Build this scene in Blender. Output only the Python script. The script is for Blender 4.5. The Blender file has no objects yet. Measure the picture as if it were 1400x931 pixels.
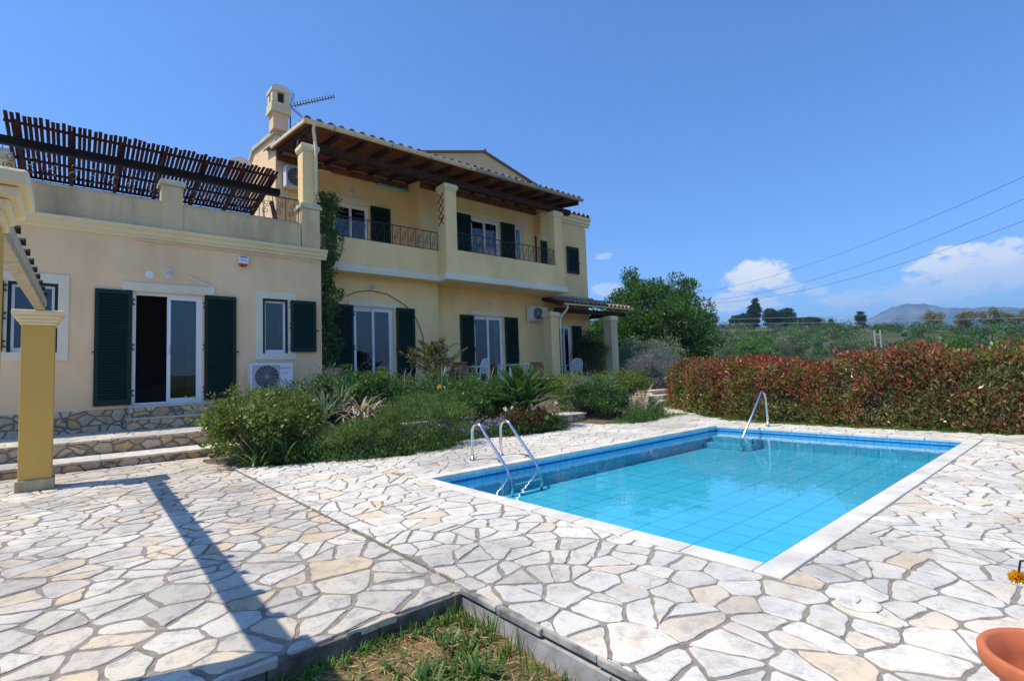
import bpy, bmesh, math, random
import numpy as np
from mathutils import Vector, Matrix
R = math.radians
sc = bpy.context.scene
COL = sc.collection
# ------------------------------------------------------------------ camera, sky, sun, exposure
F_PX, PITCH, ROLL, YAW = 698.562, 0.0633696, -0.0335626, 0.86072
fw = Vector((math.cos(YAW)*math.cos(PITCH), math.sin(YAW)*math.cos(PITCH), math.sin(PITCH)))
rt = Vector((math.sin(YAW), -math.cos(YAW), 0)); up = rt.cross(fw)
r2 = math.cos(ROLL)*rt + math.sin(ROLL)*up; u2 = -math.sin(ROLL)*rt + math.cos(ROLL)*up
cam = bpy.data.cameras.new('camera'); co = bpy.data.objects.new('camera', cam); COL.objects.link(co)
m3 = Matrix((r2, u2, -fw)).transposed(); co.matrix_world = Matrix.Translation((0, 0, 1.25)) @ m3.to_4x4()
cam.sensor_width = 36; cam.lens = F_PX/1400*36; cam.clip_start = .05; cam.clip_end = 12000
sc.camera = co
SUN_DIR = Vector((-.5, .2, 1)).normalized()
el = math.asin(SUN_DIR.z); rot = math.atan2(SUN_DIR.x, SUN_DIR.y)
w = bpy.data.worlds.new('World'); sc.world = w; w.use_nodes = True
nt = w.node_tree; nt.nodes.clear()
def N(nt, t, **k):
    n = nt.nodes.new(t)
    for a, b in k.items(): setattr(n, a, b)
    return n
out = N(nt, 'ShaderNodeOutputWorld'); bg = N(nt, 'ShaderNodeBackground'); sky = N(nt, 'ShaderNodeTexSky', sky_type='NISHITA')
sky.sun_disc = False; sky.sun_elevation = el; sky.sun_rotation = rot
sky.altitude = 50; sky.air_density = 1.0; sky.dust_density = .35; sky.ozone_density = 3.0
bg.inputs['Strength'].default_value = .128
nt.links.new(bg.outputs[0], out.inputs[0])
tc = N(nt, 'ShaderNodeTexCoord'); sep = N(nt, 'ShaderNodeSeparateXYZ'); nt.links.new(tc.outputs['Generated'], sep.inputs[0])
def M(op, a, b=None, c=None, nt=nt):
    n = N(nt, 'ShaderNodeMath', operation=op)
    for i, v in enumerate((a, b, c)):
        if v is None: continue
        if isinstance(v, (int, float)): n.inputs[i].default_value = v
        else: nt.links.new(v, n.inputs[i])
    return n.outputs[0]
az = M('ARCTAN2', sep.outputs[1], sep.outputs[0]); elv = M('ARCSINE', sep.outputs[2])
mp = N(nt, 'ShaderNodeMapping'); nt.links.new(tc.outputs['Generated'], mp.inputs[0]); mp.inputs['Scale'].default_value = (1, 1, 1.7)
nz = N(nt, 'ShaderNodeTexNoise'); nz.inputs['Scale'].default_value = 16; nz.inputs['Detail'].default_value = 9; nz.inputs['Roughness'].default_value = .62
nt.links.new(mp.outputs[0], nz.inputs['Vector'])
nz2 = N(nt, 'ShaderNodeTexNoise'); nz2.inputs['Scale'].default_value = 7; nz2.inputs['Detail'].default_value = 6; nt.links.new(mp.outputs[0], nz2.inputs['Vector'])
nz3 = N(nt, 'ShaderNodeTexNoise'); nz3.inputs['Scale'].default_value = 42; nz3.inputs['Detail'].default_value = 8; nz3.inputs['Roughness'].default_value = .6; nt.links.new(mp.outputs[0], nz3.inputs['Vector'])
nn = M('ADD', M('SUBTRACT', nz.outputs[0], .5), M('MULTIPLY', M('SUBTRACT', nz3.outputs[0], .5), .8))
total = None
# azimuth, elevation, half width, half height (degrees), density
for a0, e0, wa, he, dens in ((23.4, 8.7, 3.6, 1.9, 1.0), (24.9, 6.3, 4.2, 1.35, .62), (20.6, 7.3, 1.6, .9, .5), (7.0, 8.1, 5.2, 1.5, .85), (8.2, 8.9, 2.2, .7, 1.0), (4.5, 7.0, 8.0, 2.1, .62), (-4, 8.4, 8, 2.2, .8), (11, 5.6, 8, 1.3, .38),
                            (18.3, 6.9, 1.3, .8, .4), (38.8, 12.3, 1.4, .5, .35), (38.5, 8.6, 2.2, .9, .45), (47, 6, 4, 1.5, .5), (76, 12, 3.5, 1.6, .6), (60, 5, 8, 2, .5), (-25, 9, 9, 3, .8), (-50, 12, 10, 3, .8), (110, 9, 12, 4, .7), (150, 12, 14, 4, .8), (-110, 11, 18, 4, .8)):
    da = M('DIVIDE', M('SUBTRACT', az, R(a0)), R(wa)); de = M('DIVIDE', M('SUBTRACT', elv, R(e0)), R(he))
    # flat bases: the lower half falls off faster
    de = M('MULTIPLY', de, M('ADD', 1.0, M('MULTIPLY', M('LESS_THAN', de, 0.0), .35)))
    d = M('SUBTRACT', 1.0, M('ADD', M('MULTIPLY', da, da), M('MULTIPLY', de, de)))
    d = M('ADD', d, M('MULTIPLY', nn, 3.2))
    mr = N(nt, 'ShaderNodeMapRange', interpolation_type='SMOOTHSTEP'); nt.links.new(d, mr.inputs[0])
    mr.inputs[1].default_value = 0.02; mr.inputs[2].default_value = .70; mr.inputs[3].default_value = 0; mr.inputs[4].default_value = dens
    total = mr.outputs[0] if total is None else M('MAXIMUM', total, mr.outputs[0])
mixc = N(nt, 'ShaderNodeMix', data_type='RGBA'); nt.links.new(total, mixc.inputs['Factor'])
tint = N(nt, 'ShaderNodeMix', data_type='RGBA', blend_type='MULTIPLY'); tint.inputs['Factor'].default_value = 1
nt.links.new(sky.outputs[0], tint.inputs['A']); tint.inputs['B'].default_value = (.63, .97, 1.40, 1)
nt.links.new(tint.outputs['Result'], mixc.inputs['A'])
cr = N(nt, 'ShaderNodeMix', data_type='RGBA'); nt.links.new(nz2.outputs[0], cr.inputs['Factor']); cr.inputs['A'].default_value = (5.0, 5.7, 6.8, 1); cr.inputs['B'].default_value = (8.6, 8.5, 8.3, 1)
nt.links.new(cr.outputs['Result'], mixc.inputs['B'])
nt.links.new(mixc.outputs['Result'], bg.inputs[0])
sl = bpy.data.lights.new('sun', 'SUN'); so = bpy.data.objects.new('sun', sl); COL.objects.link(so)
sl.energy = 4.5; sl.angle = R(.53); sl.color = (1, .94, .84)
so.rotation_euler = SUN_DIR.to_track_quat('Z', 'Y').to_euler(); so.location = (-5, 2, 30)
vs = sc.view_settings; vs.view_transform = 'Standard'; vs.look = 'None'; vs.exposure = 0.27; vs.gamma = 1; vs.use_curve_mapping = False
sc.cycles.use_denoising = True
sc.cycles.max_bounces = 8; sc.cycles.transparent_max_bounces = 12; sc.cycles.volume_bounces = 0; sc.cycles.transmission_bounces = 4

# ------------------------------------------------------------------ materials
def mat(name):
    m = bpy.data.materials.new(name); m.use_nodes = True; m.node_tree.nodes.clear()
    o = N(m.node_tree, 'ShaderNodeOutputMaterial'); return m, m.node_tree, o
def noise(t, scale, detail=4, rough=.55, vec=None, dist=0):
    n = N(t, 'ShaderNodeTexNoise'); n.inputs['Scale'].default_value = scale; n.inputs['Detail'].default_value = detail
    n.inputs['Roughness'].default_value = rough; n.inputs['Distortion'].default_value = dist
    if vec is None:
        c = N(t, 'ShaderNodeNewGeometry'); vec = c.outputs['Position']
    t.links.new(vec, n.inputs['Vector']); return n.outputs[0]
def ramp(t, fac, stops):
    r = N(t, 'ShaderNodeValToRGB'); e = r.color_ramp.elements
    while len(e) < len(stops): e.new(.5)
    for i, (p, c) in enumerate(stops): e[i].position = p; e[i].color = (*c, 1) if len(c) == 3 else c
    t.links.new(fac, r.inputs[0]); return r.outputs[0]
def mixrgb(t, fac, a, b, mode='MIX'):
    n = N(t, 'ShaderNodeMix', data_type='RGBA', blend_type=mode)
    for s, v in (('Factor', fac), ('A', a), ('B', b)):
        if isinstance(v, (int, float)): n.inputs[s].default_value = v
        elif isinstance(v, tuple): n.inputs[s].default_value = (*v, 1)
        else: t.links.new(v, n.inputs[s])
    return n.outputs['Result']
def bump(t, h, strength=.3, dist=.01):
    b = N(t, 'ShaderNodeBump'); b.inputs['Strength'].default_value = strength; b.inputs['Distance'].default_value = dist
    t.links.new(h, b.inputs['Height']); return b.outputs[0]
def princ(t, o, col, rough=.6, metal=0, nrm=None, spec=.5):
    p = N(t, 'ShaderNodeBsdfPrincipled')
    if isinstance(col, tuple): p.inputs['Base Color'].default_value = (*col, 1)
    else: t.links.new(col, p.inputs['Base Color'])
    if isinstance(rough, (int, float)): p.inputs['Roughness'].default_value = rough
    else: t.links.new(rough, p.inputs['Roughness'])
    p.inputs['Metallic'].default_value = metal; p.inputs['Specular IOR Level'].default_value = spec
    if nrm is not None: t.links.new(nrm, p.inputs['Normal'])
    t.links.new(p.outputs[0], o.inputs[0]); return p
def stucco(name, col, stain=(.5, .45, .35), amt=.25, scale=1.2, streak=True):
    m, t, o = mat(name); g = N(t, 'ShaderNodeNewGeometry')
    mp = N(t, 'ShaderNodeMapping'); mp.inputs['Scale'].default_value = (1, 1, .22 if streak else 1); t.links.new(g.outputs['Position'], mp.inputs[0])
    a = noise(t, scale, 6, .65, mp.outputs[0]); f = ramp(t, a, [(.42, (0, 0, 0)), (.75, (amt, amt, amt))])
    b = noise(t, .7, 3); c = mixrgb(t, f, col, tuple(col[i]*stain[i]*1.4 for i in range(3)))
    c2 = mixrgb(t, 1.0, c, ramp(t, b, [(.3, (.90, .90, .90)), (.7, (1.05, 1.04, 1.02))]), 'MULTIPLY')
    n = M('ADD', noise(t, 60, 4), M('MULTIPLY', noise(t, 6, 4), .8, nt=t), nt=t); princ(t, o, c2, .85, nrm=bump(t, n, .45, .012), spec=.2); return m
def plain(name, col, rough=.5, metal=0, var=.12, scale=8, bmp=0, spec=.5):
    m, t, o = mat(name); a = noise(t, scale, 5)
    lo = tuple(c*(1-var) for c in col); hi = tuple(min(1, c*(1+var)) for c in col)
    c = ramp(t, a, [(.3, lo), (.7, hi)]); princ(t, o, c, rough, metal, bump(t, noise(t, scale*6), bmp, .004) if bmp else None, spec); return m
LK = 1.55
LKS = {'tree_leaf': 1.25, 'woodland_leaf': 1.0, 'olive_leaf': 1.0, 'bright_tree_leaf': 1.1, 'cypress_leaf': 1.6, 'ochre_leaf': 1.5, 'photinia_red': 1.9, 'photinia_green': 1.7, 'rosemary_leaf': 1.6, 'yellow_green_leaf': 1.4, 'mid_green_leaf': 1.6, 'straw': 1.25, 'dry_blade': 1.3, 'grass_blade': 1.2}
def island_leaf(name, cols, rough=.45, trans=.35, spec=.4):
    LK = LKS.get(name, 1.25)
    m, t, o = mat(name); g = N(t, 'ShaderNodeNewGeometry')
    n = len(cols); c = ramp(t, g.outputs['Random Per Island'], [(i/(n-1), tuple(min(.8, q*LK) for q in k)) for i, k in enumerate(cols)])
    big = ramp(t, noise(t, 1.3, 3), [(.35, (.78, .82, .8)), (.65, (1.15, 1.12, 1.05))])
    c = mixrgb(t, 1.0, c, big, 'MULTIPLY')
    p = N(t, 'ShaderNodeBsdfPrincipled'); t.links.new(c, p.inputs['Base Color']); p.inputs['Roughness'].default_value = rough; p.inputs['Specular IOR Level'].default_value = spec
    tr = N(t, 'ShaderNodeBsdfTranslucent'); c2 = mixrgb(t, 1.0, c, (1.25, 1.3, .6), 'MULTIPLY'); t.links.new(c2, tr.inputs[0])
    mx = N(t, 'ShaderNodeMixShader'); mx.inputs[0].default_value = trans
    t.links.new(p.outputs[0], mx.inputs[1]); t.links.new(tr.outputs[0], mx.inputs[2]); t.links.new(mx.outputs[0], o.inputs[0]); return m
def paving_stone(name, cols, grime):
    m, t, o = mat(name); g = N(t, 'ShaderNodeNewGeometry')
    base = ramp(t, g.outputs['Random Per Island'], cols)
    pos = g.outputs['Position']
    sc_ = N(t, 'ShaderNodeVectorMath', operation='ADD'); cmb = N(t, 'ShaderNodeCombineXYZ')
    rr = M('MULTIPLY', g.outputs['Random Per Island'], 40.0, nt=t)
    t.links.new(rr, cmb.inputs[0]); t.links.new(rr, cmb.inputs[2]); t.links.new(pos, sc_.inputs[0]); t.links.new(cmb.outputs[0], sc_.inputs[1])
    v = sc_.outputs[0]
    st = noise(t, 4.5, 7, .65, v, .8)
    warm = mixrgb(t, ramp(t, st, [(.5, (0, 0, 0)), (.72, (.55, .55, .55))]), base, (.62, .47, .30))
    gn = noise(t, 9, 8, .72, v, .3); gf = ramp(t, M('ADD', gn, M('MULTIPLY', M('SUBTRACT', noise(t, 70, 4, .7, v), .5, nt=t), .35, nt=t), nt=t), [(.49, (0, 0, 0)), (.64, (grime, grime, grime))])
    c = mixrgb(t, gf, warm, (.30, .29, .28))
    sp = noise(t, 120, 3, .6, v); c = mixrgb(t, ramp(t, sp, [(.62, (0, 0, 0)), (.75, (.5, .5, .5))]), c, (.22, .21, .2))
    big = noise(t, .55, 5, .6, pos); c = mixrgb(t, 1.0, c, ramp(t, big, [(.36, (.80-.12*grime,)*3), (.55, (1.03, 1.02, 1.0))]), 'MULTIPLY')
    h = M('ADD', M('MULTIPLY', gn, .6, nt=t), noise(t, 45, 5, .6, v), nt=t)
    princ(t, o, c, .68, nrm=bump(t, h, .45, .008), spec=.3); return m
STONE_COLS = [(0, (.66, .61, .52)), (.2, (.73, .69, .60)), (.4, (.61, .57, .49)), (.6, (.71, .66, .56)), (.80, (.70, .61, .48)), (.87, (.67, .54, .37)), (.92, (.55, .52, .47)), (1, (.74, .70, .62))]
m_stone = paving_stone('deck_stone', STONE_COLS, .5)
m_stone2 = paving_stone('patio_stone', [(0, (.60, .54, .44)), (.2, (.69, .63, .53)), (.4, (.50, .46, .40)), (.6, (.66, .58, .46)), (.76, (.64, .50, .33)), (.86, (.50, .47, .42)), (1, (.71, .66, .56))], .75)
m, t, o = mat('mortar'); a = noise(t, 14, 6, .7); princ(t, o, ramp(t, a, [(.3, (.18, .155, .125)), (.7, (.37, .325, .27))]), .95, nrm=bump(t, noise(t, 160, 3), .6, .01), spec=.15); m_mortar = m
# stone facing made of small irregular stones with dark mortar
def facing(name, sx, dark=1.0):
    m, t, o = mat(name); g = N(t, 'ShaderNodeNewGeometry')
    wn = N(t, 'ShaderNodeTexNoise'); wn.inputs['Scale'].default_value = 3.0; t.links.new(g.outputs['Position'], wn.inputs['Vector'])
    ad = N(t, 'ShaderNodeVectorMath', operation='MULTIPLY_ADD'); t.links.new(wn.outputs['Color'], ad.inputs[0]); ad.inputs[1].default_value = (.14, .14, .14); t.links.new(g.outputs['Position'], ad.inputs[2])
    mp = N(t, 'ShaderNodeMapping'); mp.inputs['Scale'].default_value = (sx, sx, sx*1.35); t.links.new(ad.outputs[0], mp.inputs[0])
    v1 = N(t, 'ShaderNodeTexVoronoi', feature='F1'); v2 = N(t, 'ShaderNodeTexVoronoi', feature='DISTANCE_TO_EDGE')
    for v in (v1, v2): t.links.new(mp.outputs[0], v.inputs['Vector']); v.inputs['Scale'].default_value = 1
    sp = N(t, 'ShaderNodeSeparateColor'); t.links.new(v1.outputs['Color'], sp.inputs[0])
    d = dark
    c = ramp(t, sp.outputs[0], [(0, (.58*d, .51*d, .41*d)), (.25, (.42*d, .35*d, .27*d)), (.45, (.62*d, .51*d, .36*d)), (.6, (.55*d, .34*d, .14*d)), (.75, (.62*d, .55*d, .45*d)), (.9, (.48*d, .30*d, .15*d)), (1, (.66*d, .60*d, .50*d))])
    c = mixrgb(t, 1.0, c, (1.25, 1.12, .95), 'MULTIPLY'); c = mixrgb(t, ramp(t, noise(t, 13, 7, .7), [(.45, (0, 0, 0)), (.7, (.6, .6, .6))]), c, (.24, .2, .16))
    e = ramp(t, v2.outputs['Distance'], [(.03, (1, 1, 1)), (.075, (0, 0, 0))]); c = mixrgb(t, e, c, (.20, .17, .13))
    h = ramp(t, v2.outputs['Distance'], [(.02, (0, 0, 0)), (.12, (1, 1, 1))])
    h2 = M('ADD', h, M('MULTIPLY', noise(t, 30, 5), .35, nt=t), nt=t)
    princ(t, o, c, .85, nrm=bump(t, h2, .8, .02), spec=.2); return m
m_facing = facing('stone_facing', 4.0); m_facing_low = facing('step_facing', 4.6, .9)
m_wing = stucco('wing_stucco', (.97, .68, .39), amt=.42); m_main = stucco('villa_stucco', (.98, .70, .335), amt=.4); m_gable = stucco('gable_stucco', (.76, .58, .34), amt=.5)
m_para = stucco('weathered_parapet', (.78, .59, .34), (.32, .29, .25), .85, 1.5)
m_cream = stucco('cream_trim', (.86, .73, .44), (.6, .55, .45), .25)
m_crmwhite = stucco('pale_trim', (.86, .77, .57), (.5, .48, .42), .3)
m_capg = stucco('weathered_cap', (.66, .62, .47), (.35, .34, .3), .8, 3, False)
m_pillar = stucco('mustard_stucco', (.66, .41, .10), (.7, .65, .5), .12)
m_base = stucco('stained_base', (.50, .42, .26), (.3, .28, .25), 1, 5)
m_white = plain('white_enamel', (.80, .80, .80), .35, var=.03)
m_green = plain('dark_green_paint', (.002, .023, .016), .5, spec=.3, var=.2, scale=5)
m_iron = plain('black_iron', (.02, .018, .016), .55)
m_wood = plain('dark_red_wood', (.06, .016, .012), .75, spec=.2, var=.5, scale=6, bmp=.3)
m_beam = plain('almost_black_beam', (.016, .011, .010), .75, var=.3, spec=.15)
m_brown = plain('brown_timber', (.20, .075, .025), .75, var=.5, scale=4, bmp=.3, spec=.15); m_brownd = plain('dark_timber', (.05, .022, .011), .75, var=.4, scale=4, spec=.12)
m_lattice = plain('lattice_wood', (.16, .07, .04), .7)
m_fascia = plain('cream_fascia', (.72, .62, .42), .6, var=.15); m_gutgrey = plain('grey_gutter', (.36, .36, .32), .5, var=.2)
m_steel = plain('polished_steel', (.72, .72, .72), .18, 1, var=.05)
m_terra = plain('terracotta', (.50, .135, .05), .65, var=.28, scale=5, bmp=.15)
m_terrad = plain('old_terracotta', (.38, .12, .06), .75, var=.3, scale=6, bmp=.2)
m_grille = plain('dark_grille', (.05, .05, .055), .5); m_acgrey = plain('ac_grey', (.5, .5, .5), .5, var=.03)
m_red = plain('red_plastic', (.5, .03, .02), .4); m_black = plain('black_plastic', (.015, .015, .015), .5)
m_lamp = plain('opal_glass', (.55, .53, .48), .3, var=.2); m_mint = plain('pale_green_tube', (.25, .62, .48), .5)
m_plast = plain('white_plastic', (.78, .78, .78), .4, var=.03); m_text = plain('dark_lettering', (.03, .04, .1), .5)
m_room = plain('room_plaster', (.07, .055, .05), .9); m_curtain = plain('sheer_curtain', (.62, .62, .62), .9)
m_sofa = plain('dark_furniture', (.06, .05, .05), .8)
m_soil = plain('garden_soil', (.12, .085, .055), .95, var=.4, scale=6, bmp=.6)
m_bark = plain('bark', (.12, .09, .065), .9, var=.4, scale=14, bmp=.8)
m_conc = plain('weathered_concrete', (.34, .32, .29), .9, var=.4, scale=7, bmp=.5)
m_concd = plain('stained_concrete', (.30, .28, .24), .95, var=.85, scale=5, bmp=.9)
m_coping = plain('white_coping', (.62, .58, .49), .75, var=.2, scale=3.0, bmp=.4)
m, t, o = mat('roof_tile'); g = N(t, 'ShaderNodeNewGeometry')
c = ramp(t, g.outputs['Random Per Island'], [(0, (.30, .17, .10)), (.3, (.42, .30, .2)), (.6, (.24, .15, .1)), (1, (.5, .40, .29))]); c = mixrgb(t, ramp(t, noise(t, 11, 6, .7), [(.45, (0, 0, 0)), (.65, (.8, .8, .8))]), c, (.17, .14, .11))
princ(t, o, c, .85, nrm=bump(t, noise(t, 60), .4, .01), spec=.2); m_tile = m
# pool tiles
m, t, o = mat('pool_floor_tile'); g = N(t, 'ShaderNodeNewGeometry'); sp = N(t, 'ShaderNodeSeparateXYZ'); t.links.new(g.outputs['Position'], sp.inputs[0])
def grid(t, sock, step, off, wd):
    a = M('FRACT', M('DIVIDE', M('ADD', sock, off, nt=t), step, nt=t), nt=t)
    return M('LESS_THAN', a, wd/step, nt=t)
def maxn(t, *s):
    r = s[0]
    for k in s[1:]: r = M('MAXIMUM', r, k, nt=t)
    return r
gl = maxn(t, grid(t, sp.outputs[0], .33, .02, .018), grid(t, sp.outputs[1], .33, .02, .018))
base = ramp(t, noise(t, 1.2, 2), [(.3, (.045, .46, .60)), (.7, (.06, .53, .68))])
c = mixrgb(t, M('MULTIPLY', gl, .85, nt=t), base, (.015, .26, .46)); princ(t, o, c, .5); m_pfloor = m
m, t, o = mat('waterline_tile'); g = N(t, 'ShaderNodeNewGeometry'); sp = N(t, 'ShaderNodeSeparateXYZ'); t.links.new(g.outputs['Position'], sp.inputs[0])
gl = maxn(t, M('MULTIPLY', grid(t, sp.outputs[0], .125, .004, .008), M('GREATER_THAN', M('ABSOLUTE', M('ADD', sp.outputs[1], 0, nt=t), nt=t), -9, nt=t), nt=t), grid(t, sp.outputs[1], .125, .06, .008), grid(t, sp.outputs[2], .125, .01, .008))
base = ramp(t, noise(t, 9, 2), [(.3, (.08, .46, .74)), (.7, (.13, .56, .84))])
c = mixrgb(t, M('MULTIPLY', gl, .7, nt=t), base, (.015, .13, .33)); princ(t, o, c, .25); m_ptile = m
m_pdark = plain('waterline_shadow_blue', (.01, .09, .28), .3)
def thin_glass(name, ior, tintc, rough=0.0, bmp=None, spec_boost=0):
    m, t, o = mat(name)
    tr = N(t, 'ShaderNodeBsdfTransparent'); tr.inputs[0].default_value = (*tintc, 1)
    gl = N(t, 'ShaderNodeBsdfGlossy'); gl.inputs['Roughness'].default_value = rough
    g_ = N(t, 'ShaderNodeNewGeometry'); dp_ = N(t, 'ShaderNodeVectorMath', operation='DOT_PRODUCT')
    if bmp is not None:
        b = bmp(t); t.links.new(b, gl.inputs['Normal']); t.links.new(b, dp_.inputs[0])
    else: t.links.new(g_.outputs['Normal'], dp_.inputs[0])
    t.links.new(g_.outputs['Incoming'], dp_.inputs[1])
    f0 = ((ior-1)/(ior+1))**2 + spec_boost
    c_ = M('SUBTRACT', 1.0, M('ABSOLUTE', dp_.outputs['Value'], nt=t), nt=t)
    f = M('ADD', f0, M('MULTIPLY', M('POWER', c_, 4.3, nt=t), 1-f0, nt=t), nt=t)
    mx = N(t, 'ShaderNodeMixShader')
    t.links.new(f, mx.inputs[0]); t.links.new(tr.outputs[0], mx.inputs[1]); t.links.new(gl.outputs[0], mx.inputs[2]); t.links.new(mx.outputs[0], o.inputs[0]); return m
m_glass = thin_glass('window_glass', 1.5, (.6, .64, .66), spec_boost=.04)
def ripple(t):
    g = N(t, 'ShaderNodeNewGeometry')
    a = noise(t, 1.6, 3, .5, g.outputs['Position'], .4); b = noise(t, 7.0, 2, .5, g.outputs['Position'])
    msk = ramp(t, noise(t, .35, 2, .5, g.outputs['Position']), [(.42, (.15, .15, .15)), (.62, (1, 1, 1))])
    h = M('ADD', a, M('MULTIPLY', M('MULTIPLY', b, .28, nt=t), msk, nt=t), nt=t)
    return bump(t, h, .22, .025)
m_water = thin_glass('water', 1.38, (.90, .99, 1.0), 0.0, ripple)

# leaves
L = island_leaf
m_lhedge_r = L('photinia_red', [(.16, .020, .020), (.23, .045, .034), (.09, .03, .018), (.27, .085, .045), (.17, .10, .035)], .3, .3, .6)
m_lhedge_g = L('photinia_green', [(.08, .10, .03), (.15, .11, .03), (.05, .075, .02), (.24, .19, .07), (.11, .13, .035)], .3, .3, .6)
m_lyel = L('yellow_green_leaf', [(.09, .14, .03), (.15, .19, .04), (.06, .10, .025), (.20, .22, .07)])
m_lgreen = L('mid_green_leaf', [(.035, .085, .02), (.06, .12, .03), (.025, .06, .018)])
m_lrose = L('rosemary_leaf', [(.03, .08, .018), (.09, .16, .03), (.02, .05, .015), (.14, .19, .05), (.06, .10, .03)])
m_ldark = L('dark_leaf', [(.02, .05, .015), (.035, .075, .02), (.045, .09, .02)])
m_lgrey = L('grey_green_leaf', [(.13, .18, .12), (.17, .22, .16), (.09, .14, .09)])
m_llav = L('lavender_flower', [(.17, .16, .22), (.13, .15, .16), (.22, .20, .27), (.10, .13, .11)])
m_lpurp = L('purple_flower', [(.28, .22, .5), (.4, .33, .62), (.2, .16, .4)])
m_ltree = L('tree_leaf', [(.03, .085, .015), (.055, .13, .022), (.08, .16, .03), (.025, .06, .014)])
m_ltree2 = L('bright_tree_leaf', [(.07, .16, .03), (.11, .21, .035), (.05, .12, .025)])
m_lolive = L('olive_leaf', [(.10, .14, .07), (.14, .18, .10), (.07, .10, .05)])
m_lcyp = L('cypress_leaf', [(.018, .04, .02), (.03, .055, .025), (.02, .035, .02)])
m_lochre = L('ochre_leaf', [(.16, .14, .05), (.11, .11, .04), (.2, .16, .07)])
m_lfar = L('woodland_leaf', [(.035, .075, .022), (.06, .11, .035), (.08, .11, .05), (.10, .13, .05), (.045, .085, .02)])
m_ldry = L('dry_blade', [(.40, .33, .27), (.30, .22, .17), (.48, .42, .37), (.22, .15, .11)], .7, .2)
m_lblade = L('green_blade', [(.05, .11, .03), (.09, .16, .05), (.035, .08, .025)], .4)
m_lwhite = L('white_petal', [(.75, .72, .68), (.7, .62, .5)], .6); m_lorange = L('orange_petal', [(.8, .25, .01), (.85, .4, .02)], .6)
m_lyell = L('yellow_petal', [(.6, .30, .005), (.65, .36, .01), (.55, .24, .005)], .6)
m_lredg = L('russet_leaf', [(.12, .03, .02), (.06, .07, .02), (.17, .06, .03), (.05, .08, .02)])
m_lgrass = L('grass_blade', [(.06, .16, .02), (.10, .22, .03), (.05, .11, .02)], .5)
m_lstraw = L('straw', [(.42, .28, .13), (.50, .36, .19), (.30, .18, .09), (.22, .12, .06)], .7, .15)

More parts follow.
